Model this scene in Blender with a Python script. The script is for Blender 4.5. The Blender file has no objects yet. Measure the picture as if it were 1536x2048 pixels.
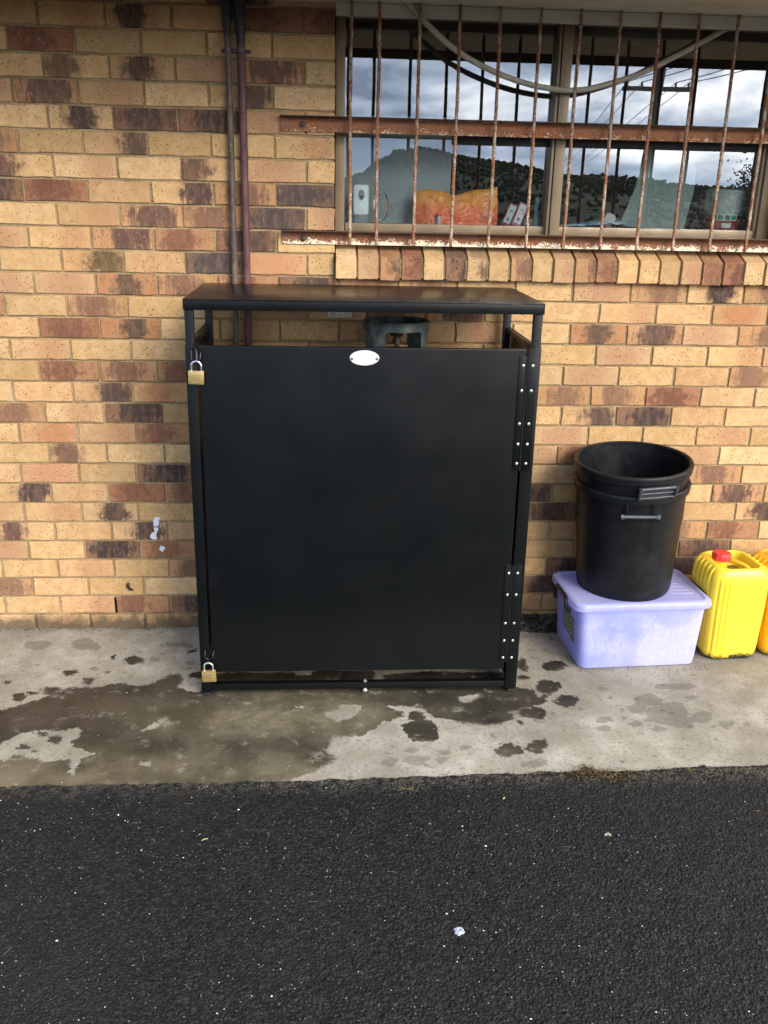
import bpy, bmesh, math, random
import numpy as np
from mathutils import Vector, Matrix, noise as mnoise
from math import radians as R, sin, cos, pi, tan

S = bpy.context.scene
C = S.collection

# ------------------------------------------------------------------ camera
YAW, PITCH, ROLL = 0.0688916, -0.3301541, 0.0219948
CAM = Vector((1.149837, -3.80093, 1.854477))
fw = Vector((sin(YAW)*cos(PITCH), cos(YAW)*cos(PITCH), sin(PITCH)))
rt = Vector((cos(YAW), -sin(YAW), 0)); up = rt.cross(fw)
rt, up = (rt*cos(ROLL)+up*sin(ROLL)), (up*cos(ROLL)-rt*sin(ROLL))
cd = bpy.data.cameras.new('camera'); cam = bpy.data.objects.new('camera', cd); C.objects.link(cam)
M = Matrix((( rt.x, up.x, -fw.x, CAM.x), (rt.y, up.y, -fw.y, CAM.y), (rt.z, up.z, -fw.z, CAM.z), (0,0,0,1)))
cam.matrix_world = M
cd.sensor_fit = 'VERTICAL'; cd.sensor_height = 24; cd.lens = 24*1838.63/2048
cd.clip_start = 0.05; cd.clip_end = 2000
S.camera = cam

# ------------------------------------------------------------------ light, world, exposure
SUN_EL, SUN_AZ = R(28), R(152)            # azimuth clockwise from +y (wall normal is -y); light arrives from front right
sd_ = Vector((sin(SUN_AZ)*cos(SUN_EL), cos(SUN_AZ)*cos(SUN_EL), sin(SUN_EL)))
ld = bpy.data.lights.new('sun', 'SUN'); ld.energy = 1.5; ld.angle = R(26); ld.color = (1.0, .91, .78)
lo = bpy.data.objects.new('sun', ld); C.objects.link(lo)
lo.rotation_euler = (-sd_).to_track_quat('-Z', 'Y').to_euler()
W = bpy.data.worlds.new('World'); S.world = W; W.use_nodes = True
wt = W.node_tree; wt.nodes.clear()
def wn(t, **k):
    n = wt.nodes.new(t)
    for a, b in k.items(): setattr(n, a, b)
    return n
sky = wn('ShaderNodeTexSky'); sky.sky_type = 'NISHITA'; sky.sun_disc = False
sky.sun_elevation = SUN_EL; sky.sun_rotation = SUN_AZ
tc = wn('ShaderNodeTexCoord'); mp = wn('ShaderNodeMapping'); mp.inputs['Scale'].default_value = (1.0, 1.0, 3.2)
wt.links.new(tc.outputs['Generated'], mp.inputs['Vector'])
n1 = wn('ShaderNodeTexNoise'); n1.inputs['Scale'].default_value = 7.5; n1.inputs['Detail'].default_value = 9; n1.inputs['Roughness'].default_value = .54; n1.inputs['Distortion'].default_value = .3
wt.links.new(mp.outputs[0], n1.inputs['Vector'])
n2 = wn('ShaderNodeTexNoise'); n2.inputs['Scale'].default_value = 1.4; n2.inputs['Detail'].default_value = 5
wt.links.new(mp.outputs[0], n2.inputs['Vector'])
cov = wn('ShaderNodeValToRGB'); cov.color_ramp.elements[0].position = .22; cov.color_ramp.elements[1].position = .46
wt.links.new(n2.outputs['Fac'], cov.inputs[0])
# clouds are heavier (darker) towards -x, sunlit towards +x
sx = wn('ShaderNodeSeparateXYZ'); wt.links.new(tc.outputs['Generated'], sx.inputs[0])
gx = wn('ShaderNodeMath', operation='MULTIPLY_ADD'); gx.inputs[1].default_value = .70; gx.inputs[2].default_value = -.155
wt.links.new(sx.outputs['X'], gx.inputs[0])
gxc = wn('ShaderNodeClamp'); gxc.inputs['Min'].default_value = -.16; gxc.inputs['Max'].default_value = .20
wt.links.new(gx.outputs[0], gxc.inputs[0])
ad = wn('ShaderNodeMath', operation='ADD'); wt.links.new(n1.outputs['Fac'], ad.inputs[0]); wt.links.new(gxc.outputs[0], ad.inputs[1])
cr = wn('ShaderNodeValToRGB'); e = cr.color_ramp.elements
e[0].position = .36; e[0].color = (3.8, 4.7, 6.2, 1); e[1].position = .76; e[1].color = (27, 26.2, 25, 1)
x = cr.color_ramp.elements.new(.50); x.color = (8.4, 9.6, 11.8, 1)
wt.links.new(ad.outputs[0], cr.inputs[0])
mx = wn('ShaderNodeMix', data_type='RGBA'); wt.links.new(cov.outputs[0], mx.inputs[0]); wt.links.new(sky.outputs[0], mx.inputs[6]); wt.links.new(cr.outputs[0], mx.inputs[7])
bg = wn('ShaderNodeBackground'); bg.inputs['Strength'].default_value = .1; wt.links.new(mx.outputs[2], bg.inputs[0])
wo = wn('ShaderNodeOutputWorld'); wt.links.new(bg.outputs[0], wo.inputs[0])
S.view_settings.view_transform = 'Standard'; S.view_settings.look = 'None'
S.view_settings.exposure = 1.3; S.view_settings.gamma = 1

# ------------------------------------------------------------------ helpers
def lin(c):
    return tuple(((v/255)/12.92 if v/255 <= .04045 else ((v/255+.055)/1.055)**2.4) for v in c)
class Mat:
    def __init__(s, name, rough=.6, metal=0, spec=.5):
        s.m = bpy.data.materials.new(name); s.m.use_nodes = True; s.t = s.m.node_tree
        s.b = s.t.nodes['Principled BSDF']; s.out = s.t.nodes['Material Output']
        s.b.inputs['Roughness'].default_value = rough; s.b.inputs['Metallic'].default_value = metal
        s.b.inputs['Specular IOR Level'].default_value = spec
        s._oc = None
    def n(s, t, **k):
        n = s.t.nodes.new(t)
        for a, b in k.items(): setattr(n, a, b)
        return n
    def l(s, a, b): s.t.links.new(a, b)
    def oc(s):
        if not s._oc: s._oc = s.n('ShaderNodeTexCoord').outputs['Object']
        return s._oc
    def val(s, i, v):
        if isinstance(v, (int, float)): i.default_value = v
        elif isinstance(v, tuple): i.default_value = (*v, 1) if len(v) == 3 and i.type == 'RGBA' else v
        else: s.l(v, i)
    def noise(s, scale, detail=4, rough=.5, dist=0, stretch=None, vec=None, off=None):
        v = vec or s.oc()
        if stretch or off:
            m = s.n('ShaderNodeMapping'); m.inputs['Scale'].default_value = stretch or (1, 1, 1)
            if off: m.inputs['Location'].default_value = off
            s.l(v, m.inputs[0]); v = m.outputs[0]
        n = s.n('ShaderNodeTexNoise'); n.inputs['Scale'].default_value = scale; n.inputs['Detail'].default_value = detail
        n.inputs['Roughness'].default_value = rough; n.inputs['Distortion'].default_value = dist; s.l(v, n.inputs['Vector'])
        return n.outputs['Fac']
    def voro(s, scale, out='Distance', feature='F1', rnd=1, vec=None, stretch=None):
        n = s.n('ShaderNodeTexVoronoi', feature=feature); n.inputs['Scale'].default_value = scale; n.inputs['Randomness'].default_value = rnd
        v = vec or s.oc()
        if stretch:
            m = s.n('ShaderNodeMapping'); m.inputs['Scale'].default_value = stretch; s.l(v, m.inputs[0]); v = m.outputs[0]
        s.l(v, n.inputs['Vector']); return n.outputs[out]
    def math(s, op, a, b=0, c=None, clamp=False):
        n = s.n('ShaderNodeMath', operation=op, use_clamp=clamp); s.val(n.inputs[0], a); s.val(n.inputs[1], b)
        if c is not None: s.val(n.inputs[2], c)
        return n.outputs[0]
    def rng(s, v, a, b, c=0, d=1, smooth=True):
        n = s.n('ShaderNodeMapRange', interpolation_type='SMOOTHSTEP' if smooth else 'LINEAR')
        for i, x in enumerate((v, a, b, c, d)): s.val(n.inputs[i], x)
        return n.outputs[0]
    def mix(s, f, a, b, mode='MIX'):
        n = s.n('ShaderNodeMix', data_type='RGBA', blend_type=mode); s.val(n.inputs[0], f); s.val(n.inputs[6], a); s.val(n.inputs[7], b)
        return n.outputs[2]
    def attr(s, name, out='Color'):
        n = s.n('ShaderNodeAttribute', attribute_name=name); return n.outputs[out]
    def sep(s, v):
        n = s.n('ShaderNodeSeparateXYZ'); s.l(v, n.inputs[0]); return n.outputs
    def col(s, v): s.val(s.b.inputs['Base Color'], v)
    def rough(s, v): s.val(s.b.inputs['Roughness'], v)
    def bump(s, h, strength=.3, dist=.002, prev=None):
        n = s.n('ShaderNodeBump'); n.inputs['Strength'].default_value = strength; n.inputs['Distance'].default_value = dist
        s.l(h, n.inputs['Height'])
        if prev: s.l(prev, n.inputs['Normal'])
        s.l(n.outputs[0], s.b.inputs['Normal']); return n.outputs[0]

def plain(name, rgb, rough=.5, metal=0, var=.12, scale=25, bs=.08, bd=.001):
    m = Mat(name, rough, metal, .1 if rough >= .95 else .5); c = lin(rgb)
    f = m.noise(scale, 5, .6)
    m.col(m.mix(m.rng(f, .3, .7), tuple(v*(1-var) for v in c), tuple(min(1, v*(1+var)) for v in c)))
    m.rough(m.rng(m.noise(scale*2, 3, off=(3, 1, 2)), .2, .8, max(.03, rough-.1), min(1, rough+.12)))
    if bs: m.bump(m.noise(scale*8, 3), bs, bd)
    return m.m

def tag(o, label=None, cat=None, group=None, kind=None):
    if label: o['label'] = label
    if cat: o['category'] = cat
    if group: o['group'] = group
    if kind: o['kind'] = kind
    return o
def empty(name, loc, label, cat, group=None, rz=0):
    o = bpy.data.objects.new(name, None); C.objects.link(o); o.location = loc; o.rotation_euler = (0, 0, rz); o.empty_display_size = .05
    return tag(o, label, cat, group)
class MB:
    def __init__(s): s.v = []; s.f = []; s.mi = []; s.sm = []
    def add(s, vs, fs, mi=0, smooth=False):
        o = len(s.v); s.v += [tuple(p) for p in vs]
        for f in fs: s.f.append([i+o for i in f]); s.mi.append(mi); s.sm.append(smooth)
        return s
    def addbm(s, bm, mi=0, smooth=False, M=None):
        bm.verts.ensure_lookup_table(); bm.verts.index_update()
        vs = [(M @ v.co if M else v.co.copy()) for v in bm.verts]
        s.add(vs, [[v.index for v in f.verts] for f in bm.faces], mi, smooth); bm.free(); return s
    def box(s, a, b, bev=0, mi=0, M=None, seg=2):
        bm = bmesh.new(); bmesh.ops.create_cube(bm, size=1)
        for v in bm.verts:
            v.co = Vector([(a[i]+b[i])/2 + v.co[i]*(b[i]-a[i]) for i in range(3)])
        if bev: bmesh.ops.bevel(bm, geom=bm.edges[:], offset=bev, segments=seg, affect='EDGES', profile=.6)
        return s.addbm(bm, mi, bool(bev), M)
    def tube(s, pts, r, n=12, mi=0, caps=True, smooth=True):
        pts = [Vector(p) for p in pts]; rs = r if isinstance(r, (list, tuple)) else [r]*len(pts)
        vs = []; fs = []
        t0 = (pts[1]-pts[0]).normalized(); u = t0.orthogonal().normalized()
        for i, p in enumerate(pts):
            t = (pts[min(i+1, len(pts)-1)]-pts[max(i-1, 0)]).normalized()
            u = (u - t*u.dot(t)).normalized(); w = t.cross(u)
            for k in range(n):
                a = 2*pi*k/n; vs.append(p+(u*cos(a)+w*sin(a))*rs[i])
        for i in range(len(pts)-1):
            for k in range(n):
                fs.append([i*n+k, i*n+(k+1) % n, (i+1)*n+(k+1) % n, (i+1)*n+k])
        if caps: fs += [list(range(n))[::-1], [(len(pts)-1)*n+k for k in range(n)]]
        return s.add(vs, fs, mi, smooth)
    def lathe(s, prof, c=(0, 0, 0), n=64, mi=0, smooth=True):
        vs = []; fs = []
        for (r, z) in prof:
            for k in range(n):
                a = 2*pi*k/n; vs.append((c[0]+r*cos(a), c[1]+r*sin(a), c[2]+z))
        for i in range(len(prof)-1):
            for k in range(n): fs.append([i*n+k, i*n+(k+1) % n, (i+1)*n+(k+1) % n, (i+1)*n+k])
        return s.add(vs, fs, mi, smooth)
    def loft(s, rings, mi=0, cap0=True, cap1=True, smooth=True):
        n = len(rings[0]); vs = [p for r in rings for p in r]; fs = []
        for i in range(len(rings)-1):
            for k in range(n): fs.append([i*n+k, i*n+(k+1) % n, (i+1)*n+(k+1) % n, (i+1)*n+k])
        if cap0: fs.append(list(range(n))[::-1])
        if cap1: fs.append([(len(rings)-1)*n+k for k in range(n)])
        return s.add(vs, fs, mi, smooth)
    def prism(s, poly, axis, a, b, mi=0, M=None):
        # poly: 2-D outline extruded along axis (0,1,2)
        n = len(poly); vs = []
        for t in (a, b):
            for p in poly:
                q = [0, 0, 0]; o = [i for i in range(3) if i != axis]; q[axis] = t; q[o[0]] = p[0]; q[o[1]] = p[1]
                vs.append(M @ Vector(q) if M else q)
        fs = [[k, (k+1) % n, n+(k+1) % n, n+k] for k in range(n)] + [list(range(n))[::-1], list(range(n, 2*n))]
        return s.add(vs, fs, mi)
    def build(s, name, mats, parent=None, local=None, auto=True):
        me = bpy.data.meshes.new(name); me.from_pydata([tuple(v) for v in s.v], [], s.f)
        if not isinstance(mats, (list, tuple)): mats = [mats]
        for m in mats: me.materials.append(m)
        me.polygons.foreach_set('material_index', s.mi); me.polygons.foreach_set('use_smooth', s.sm)
        bm = bmesh.new(); bm.from_mesh(me); bmesh.ops.recalc_face_normals(bm, faces=bm.faces); bm.to_mesh(me); bm.free()
        if any(s.sm) and auto: me.set_sharp_from_angle(angle=R(42))
        o = bpy.data.objects.new(name, me); C.objects.link(o)
        if parent: 
            o.parent = parent
            if local is None:       # geometry given in world coordinates
                bpy.context.view_layer.update(); me.transform(parent_world(parent).inverted())
        return o
def parent_world(p):
    m = Matrix.Identity(4)
    while p:
        m = Matrix.LocRotScale(p.location, p.rotation_euler, p.scale) @ m; p = p.parent
    return m
def rrect(cx, cy, hw, hd, r, n=6, z=0):
    out = []; r = min(r, hw, hd)
    for qx, qy, a0 in ((1, 1, 0), (-1, 1, 90), (-1, -1, 180), (1, -1, 270)):
        for i in range(n+1):
            a = R(a0+90*i/n); out.append((cx+qx*(hw-r)+r*cos(a), cy+qy*(hd-r)+r*sin(a), z))
    return out
def rot2(p, c, a): 
    x, y = p[0]-c[0], p[1]-c[1]; return (c[0]+x*cos(a)-y*sin(a), c[1]+x*sin(a)+y*cos(a), *p[2:])

rnd = random.Random(7)

# ------------------------------------------------------------------ brick wall
def brick_material():
    m = Mat('clinker_brick', .85, 0, .25)
    uv = m.sep(m.attr('bk', 'Vector')); bp = m.sep(m.attr('bp', 'Vector'))
    base = m.attr('bc'); blot = m.attr('bl')
    seed = m.attr('bk', 'Alpha'); amt = uv['Z']
    cx_, wd, st = bp['X'], bp['Y'], bp['Z']
    off = m.n('ShaderNodeCombineXYZ'); m.l(m.math('MULTIPLY', seed, 37.), off.inputs[1])
    ps = m.n('ShaderNodeVectorMath', operation='ADD'); m.l(m.oc(), ps.inputs[0]); m.l(off.outputs[0], ps.inputs[1]); P = ps.outputs[0]
    n1 = m.noise(26, 6, .62, vec=P); ns = m.noise(14, 4, .6, vec=P, stretch=(3.2, 1, .5)); nf = m.noise(130, 4, .6, vec=P)
    d = m.math('DIVIDE', m.math('ABSOLUTE', m.math('SUBTRACT', uv['X'], cx_)), wd)
    dy = m.math('MULTIPLY', m.math('ABSOLUTE', m.math('SUBTRACT', uv['Y'], .5)), .5)
    nn = m.math('ADD', m.math('MULTIPLY', n1, m.math('SUBTRACT', 1., st)), m.math('MULTIPLY', ns, st))
    f = m.math('SUBTRACT', m.math('ADD', m.math('SUBTRACT', 1.0, d), m.math('MULTIPLY', m.math('SUBTRACT', nn, .5), 2.9)), dy)
    f = m.math('ADD', f, m.math('MULTIPLY', m.math('SUBTRACT', m.noise(75, 5, .7, vec=P), .5), 1.1))
    mask = m.math('MULTIPLY', m.rng(f, -.20, .52), amt, clamp=True)
    halo = m.math('MULTIPLY', m.rng(f, -.75, .15), m.math('MULTIPLY', amt, .75), clamp=True)
    b2 = m.mix(m.rng(n1, .35, .68), m.mix(1., base, (.86, .80, .72), 'MULTIPLY'), base)
    c = m.mix(halo, b2, m.mix(.45, (.37, .205, .11), base))
    bl2 = m.mix(m.rng(m.noise(32, 4, .65, vec=P, stretch=(1.6, 1, .6), off=(3, 3, 3)), .42, .66), blot, m.mix(.2, blot, (.42, .24, .13)))
    c = m.mix(mask, c, bl2)
    c = m.mix(m.math('MULTIPLY', m.rng(m.noise(60, 5, .65, vec=P, off=(5, 2, 1)), .52, .78), .35), c, m.mix(.5, blot, (.30, .13, .08)))
    c = m.mix(m.rng(nf, .40, .68, 0, .32), c, (.72, .56, .36), 'SOFT_LIGHT')
    # iron spots and pale flecks
    iron = m.math('MULTIPLY', m.rng(m.voro(88, vec=P), .14, .24, 1, 0), m.rng(m.noise(12, 3, vec=P), .36, .56, .2, 1))
    c = m.mix(m.math('MULTIPLY', iron, .9), c, (.05, .024, .018))
    fl = m.math('MULTIPLY', m.rng(m.voro(70, vec=P, stretch=(1, 1, 1.4)), .055, .10, 1, 0), m.rng(m.noise(7, 2, vec=P, off=(9, 9, 9)), .45, .62))
    c = m.mix(m.math('MULTIPLY', fl, .75), c, (.72, .62, .50))
    ch = m.math('MULTIPLY', m.rng(m.noise(48, 5, .75, vec=P, off=(2, 8, 1)), .60, .66), m.rng(m.noise(6, 2, vec=P, off=(1, 1, 7)), .40, .6)); c = m.mix(m.math('MULTIPLY', ch, .38), c, m.mix(m.rng(n1, .4, .6), (.12, .07, .04), (.66, .52, .34)))
    c = m.mix(1., c, m.mix(m.rng(m.noise(.9, 4, .6, off=(0, 0, 5)), .3, .7), (.90, .90, .90), (1.06, 1.05, 1.03)), 'MULTIPLY')
    # grime near the ground
    z = m.sep(m.oc())['Z']
    g = m.rng(m.math('ADD', z, m.math('MULTIPLY', m.noise(11, 5, .7), -.16)), -.062, .012, 1, 0)
    c = m.mix(m.math('MULTIPLY', g, .8), c, (.035, .032, .026))
    m.col(c)
    h = m.math('SUBTRACT', m.math('ADD', m.math('MULTIPLY', nf, .5), m.math('MULTIPLY', m.noise(320, 2, vec=P), .3)), m.math('MULTIPLY', iron, .5))
    m.bump(h, .8, .0026)
    return m.m
def mortar_material():
    m = Mat('mortar', .95, 0, .15)
    c = m.mix(m.rng(m.noise(6, 5, .6), .3, .7), (.27, .19, .10), (.42, .31, .175))
    c = m.mix(m.rng(m.noise(240, 3), .45, .7), c, (.13, .095, .055))
    z = m.sep(m.oc())['Z']
    g = m.rng(m.math('ADD', z, m.math('MULTIPLY', m.noise(11, 5, .7), -.16)), -.062, .012, 1, 0)
    m.col(m.mix(m.math('MULTIPLY', g, .8), c, (.03, .028, .024))); m.bump(m.noise(160, 4), .7, .003)
    return m.m
MBR, MMO = brick_material(), mortar_material()
TAN = [(.51, .345, .175), (.56, .39, .215), (.48, .325, .165), (.54, .365, .19), (.52, .335, .18)]
KIND = {  # base, blotch colour, amount, centre, width, stripiness
 't': (None, (.30, .15, .08), .0, .5, .3, .3), 'u': (None, (.34, .16, .085), .45, .7, .3, .2),
 'p': ((.49, .33, .19), (.30, .135, .08), .45, .5, .45, .2), 'm': ((.42, .25, .125), (.13, .07, .052), .8, .5, .40, .8),
 'a': (None, (.095, .052, .045), .95, .18, .34, .5), 'b': (None, (.045, .030, .030), .97, .5, .34, .5), 'c': (None, (.052, .036, .037), .97, .78, .38, .6),
 'e': ((.44, .25, .13), (.085, .050, .044), .92, .55, .5, 1.), 'D': ((.17, .095, .065), (.045, .032, .032), .95, .55, .55, .6),
 'R': ((.30, .135, .08), (.12, .050, .035), .8, .45, .5, .3), 'r': ((.37, .205, .115), (.15, .065, .042), .85, .4, .4, .4),
 'o': ((.49, .30, .155), (.36, .15, .07), .7, .55, .4, .3), 'O': ((.52, .31, .18), (.40, .19, .10), .6, .5, .5, .2),
 'S': ((.10, .065, .055), (.048, .042, .047), .9, .5, .6, .4), 'g': ((.44, .27, .13), (.062, .05, .025), .97, .68, .42, .2),
 'k': ((.37, .19, .10), (.06, .045, .035), .9, .5, .30, .2)}
ROWS = {-13: 'ttmttutttttttt', -12: 'tutmttttmttttttt', -11: (-.0, 'ttmtDtttttttttt'),
 -10: 'tubttRttttttttt', -9: 'tRtttttttttttttt', -8: 'tabkumttttttttt', -7: 'ueuttctttttttttt', -6: 'ttbDeutttttttttt', -5: 'mtcttmtttttttttt',
 -4: 'tautamtttttttttt', -3: 'DRtcmStttttttttt', -2: 'ttumeSOttttttttt', -1: 'ummrDtttttttttttt', 0: 'ttgtSOtttttttttt',
 1: 'umkmrDtmutpmbmtt', 2: 'rtmttptmettuptopt', 3: 'tRktutmttttatt', 4: 'tuttpttmttptuOt', 5: 'trmrtttttpttmt', 6: 'ttcoutttttppRttt',
 7: 'muDtttttttcDttt', 8: 'tourttttttpttut', 9: 'tatcttttttrtppt', 10: 'tOtDttttttttmtt', 11: 'ctRrttttttDttDu', 12: 'aubtttttttDttbt',
 13: 'atctttttttttmrt', 14: 'ptDrtttttttttDt', 15: 'tutmtttttttDtDtt', 16: 'mtttttttttDttttt', 17: 'turDtttttttutttt', 18: 'tututttutttutttt'}
FIX = {1: {8: 't', 9: 'p', 10: 'm', 11: 'b', 12: 'm'}, 2: {8.5: 't', 9.5: 'u', 10.5: 't', 11.5: 'o', 12.5: 'm'}, 3: {8: 't', 9: 'k', 10: 'e', 11: 'p', 12: 'm'},
 4: {8.5: 't', 9.5: 'p', 10.5: 't', 11.5: 'u', 12.5: 'O'}, 5: {8: 't', 9: 'p', 10: 't', 11: 't', 12: 'm'}, 6: {8.5: 'm', 9.5: 'm', 10.5: 'R', 11.5: 't', 12.5: 't'},
 7: {8: 't', 9: 'c', 10: 'D', 11: 't', 12: 't'}, 8: {8.5: 'p', 9.5: 't', 10.5: 't', 11.5: 'u', 12.5: 't'}, 9: {8: 'p', 9: 'r', 10: 't', 11: 'p', 12: 't'},
 10: {8.5: 't', 11.5: 'm', 12.5: 't'}, 11: {8: 'D', 9: 't', 11: 't', 12: 'e', 13: 'o'}, 12: {8.5: 'D', 9.5: 't', 11.5: 't', 12.5: 'b'},
 13: {8: 't', 9: 't', 11: 'm', 12: 'r', 13: 't'}, 14: {8.5: 't', 11.5: 'D', 12.5: 't'}, 15: {8: 't', 9: 'D', 11: 'D', 12: 't'}, 16: {8.5: 'D', 9.5: 't'}, 17: {8: 'u', 9: 't'},
 -10: {3.5: 'R'}, -8: {2.5: 'p', 3.5: 'e', 4.5: 't'}, -7: {3: 'c', 4: 't'}, -6: {.5: 'b', 1.5: 'D', 2.5: 'D', 3.5: 'p', 4.5: 't'}, -5: {4: 'u', 1: 'c'},
 -4: {-.5: 'a', .5: 'u', 1.5: 't', 2.5: 'a', 3.5: 'p', 4.5: 't'}, -3: {-1: 'D', 0: 'R', 1: 't', 2: 'c', 3: 'm', 4: 'S'}, -2: {-.5: 't', .5: 'u', 1.5: 'e', 2.5: 'm', 3.5: 'S', 4.5: 'p'},
 -1: {-1: 'p', 0: 'u', 1: 'e', 2: 'r', 3: 'D', 4: 't'}, 0: {-.5: 't', .5: 'g', 1.5: 't', 2.5: 'S', 3.5: 'O', 4.5: 't'}}
FIX[1].update({-1: 'p', 0: 'p', 1: 'k', 2: 'm', 3: 'r', 4: 'D', 5: 'r'})
DX = {-10: -.005, -9: -.002, -8: -.002, -7: -.001, -6: 0, -5: 0, -4: .003, -3: .004, -2: -.001, -1: .004, 0: .002, 1: .007, 2: .005, 3: .009, 4: .008, 5: -.005,
      6: .001, 7: .001, 8: .0065, 9: 0, 10: -.004, 11: -.008, 12: -.007, 13: -.007, 14: -.007, 15: -.009, 16: -.006, 17: -.016, 18: -.01}
def zrow(k): return (18-k)*.086 - .0175 + .00093*(18-k)
WX0, WX1, WZ0, WZ1 = 1.194, 2.995, 1.66, 2.52     # window opening
wall = empty('brick_wall', (1.5, 0, 0), 'tan and brown clinker brick wall with raked mortar joints, behind the black cabinet', 'wall')
vb = MB(); att = []
def brick(x0, x1, z0, z1, kind, depth=.03, y=0., jit=.0019, M=None, face='xz'):
    base, bl, amt, cx_, wd, st = KIND[kind]
    base = base or rnd.choice(TAN); v = rnd.uniform(.88, 1.1); hu = rnd.uniform(-.04, .04)
    base = (base[0]*v, base[1]*v*(1-hu*.3), base[2]*v*(1-hu)); 
    cx_ += rnd.uniform(-.1, .1); amt = min(1, amt*rnd.uniform(.9, 1.1))
    o = len(vb.v); b = .0035; yy = y+rnd.uniform(-.0012, .0012)
    ns = 5; pts = []
    for i in range(ns): pts.append((x0+(x1-x0)*i/ns, z0))
    for i in range(2): pts.append((x1, z0+(z1-z0)*i/2))
    for i in range(ns): pts.append((x1-(x1-x0)*i/ns, z1))
    for i in range(2): pts.append((x0, z1-(z1-z0)*i/2))
    mx_, mz = (x0+x1)/2, (z0+z1)/2; rings = []
    jt = [(rnd.uniform(-jit, jit), rnd.uniform(-jit, jit)) for _ in pts]
    for (sh, yv) in ((0, depth), (0, b*.9), (b*.35, b*.25), (b, 0)):
        rr = []
        for (px, pz), j in zip(pts, jt):
            sx_ = (1 if px < mx_-.001 else -1 if px > mx_+.001 else 0)
            inx = sh if (abs(px-x0) < 1e-5) else (-sh if abs(px-x1) < 1e-5 else 0)
            inz = sh if (abs(pz-z0) < 1e-5) else (-sh if abs(pz-z1) < 1e-5 else 0)
            rr.append((px+inx+j[0], yy+yv, pz+inz+j[1]))
        rings.append(rr)
    n = len(pts); vs = [p for r in rings for p in r]
    fs = [[i*n+k, i*n+(k+1) % n, (i+1)*n+(k+1) % n, (i+1)*n+k] for i in range(3) for k in range(n)]+[[3*n+k for k in range(n)]]
    if M: vs = [M @ Vector(p) for p in vs]
    vb.add(vs, fs, 0, False)
    sd = rnd.random(); w = x1-x0; L = .23
    for r in rings:
        for p in r: att.append((((p[0]-x0)/L if w > .2 or x0 > WX0-.15 else (p[0]-x0)/L), (p[2]-z0)/(z1-z0), amt, sd, base, bl, cx_, wd, st))
J = .0048
for k in range(-13, 19):
    z0, z1 = zrow(k)+J*.9, zrow(k-1)-J*.9
    row = ROWS[k]; row = row if isinstance(row, str) else row[1]
    st = -1.0 if k % 2 else (-1.5 if k >= 2 else -.5)
    dx = DX.get(k, 0); i = st-4
    while i < 22:
        if i < st or i-st >= len(row): kd = rnd.choice('ttttuummprDc')
        else: kd = row[int(round(i-st))]
        kd = FIX.get(k, {}).get(i, kd)
        if k < 2 and i > 12.4: kd = rnd.choice('tttum')
        # hidden areas keep a natural mix
        if kd == 't' and 4.9 < i < 8 and rnd.random() < .45: kd = rnd.choice('umprDc')
        x0, x1 = i*.24+dx+J, (i+1)*.24+dx-J
        i += 1
        zc = (z0+z1)/2
        if WZ0-.135 < zc < WZ1-.01:
            if x1 > WX0-.004 and x0 < WX1:
                if x0 < WX0-.05: x1 = WX0-.002
                elif x1 > WX1+.05: x0 = WX1+.004
                else: continue
        deep = .13 if abs(x1-WX0) < .01 or abs(x0-WX1) < .01 else .03
        brick(x0, x1, z0, z1, kd, deep)
bw = vb
me_o = bw.build('bricks', [MBR], wall)
me = me_o.data
def setattrs(me, att):
    a = me.attributes.new('bk', 'FLOAT_COLOR', 'POINT'); a.data.foreach_set('color', np.array([(t[0], t[1], t[2], t[3]) for t in att], 'f').ravel())
    a = me.attributes.new('bc', 'FLOAT_COLOR', 'POINT'); a.data.foreach_set('color', np.array([(*t[4], 1) for t in att], 'f').ravel())
    a = me.attributes.new('bl', 'FLOAT_COLOR', 'POINT'); a.data.foreach_set('color', np.array([(*t[5], 1) for t in att], 'f').ravel())
    a = me.attributes.new('bp', 'FLOAT_COLOR', 'POINT'); a.data.foreach_set('color', np.array([(t[6], t[7], t[8], 1) for t in att], 'f').ravel())
setattrs(me, att)
mo = MB(); d0, d1 = .0075, .26
mo.box((-1.6, d0, -.1), (WX0-.006, d1, 2.9)); mo.box((WX1+.008, d0, -.1), (6.2, d1, 2.9)); mo.box((WX0-.006, d0, -.1), (WX1+.008, d1, 1.60)); mo.box((WX0-.006, d0+.03, 2.53), (WX1+.008, d1, 2.9))
mo.build('mortar', MMO, wall)
# sill of bricks on edge, sloping to the front
vb = MB(); att = []
sk = 'tpabctRbtmtprtupturRtuDrt'; sk = 'tpkRtDbtmtpmrttuprRtuDrtt'
px = 1.197; i = 0
while px < WX1+.05:
    w = .0795; kd = sk[i % len(sk)]
    kk = KIND[kd]
    jz = rnd.uniform(-.003, .003); jy = rnd.uniform(-.003, .003)
    # front face
    yf = -.032+jy
    brick(px, px+w, 1.541+jz, 1.632+jz, kd, .03, yf, .0012)
    # the same brick's sloping top, as a second face patch sharing its colours
    a0 = att[-1]; o = len(vb.v)
    b = .0035
    pr_ = [(px+b*.3, yf+b*.2, 1.6305+jz), (px+w-b*.3, yf+b*.2, 1.6305+jz), (px+w-b*.3, .11, 1.690+jz), (px+b*.3, .11, 1.690+jz)]
    lo_ = [(p[0]+(-b*.3 if q in (0, 3) else b*.3), p[1], p[2]-.006) for q, p in enumerate(pr_)]
    lo2 = [(p[0], p[1], 1.56) for p in lo_]
    vb.add(pr_+lo_+lo2, [[0, 1, 2, 3], [4, 5, 1, 0], [5, 6, 2, 1], [7, 4, 0, 3], [9, 10, 6, 5], [11, 8, 4, 7]], 0, False)
    for q in range(12): att.append((.3+.3*(q in (1, 2)), 1.2, a0[2]*.5, a0[3], a0[4], a0[5], a0[6], a0[7], a0[8]))
    px += .0878; i += 1
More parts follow.
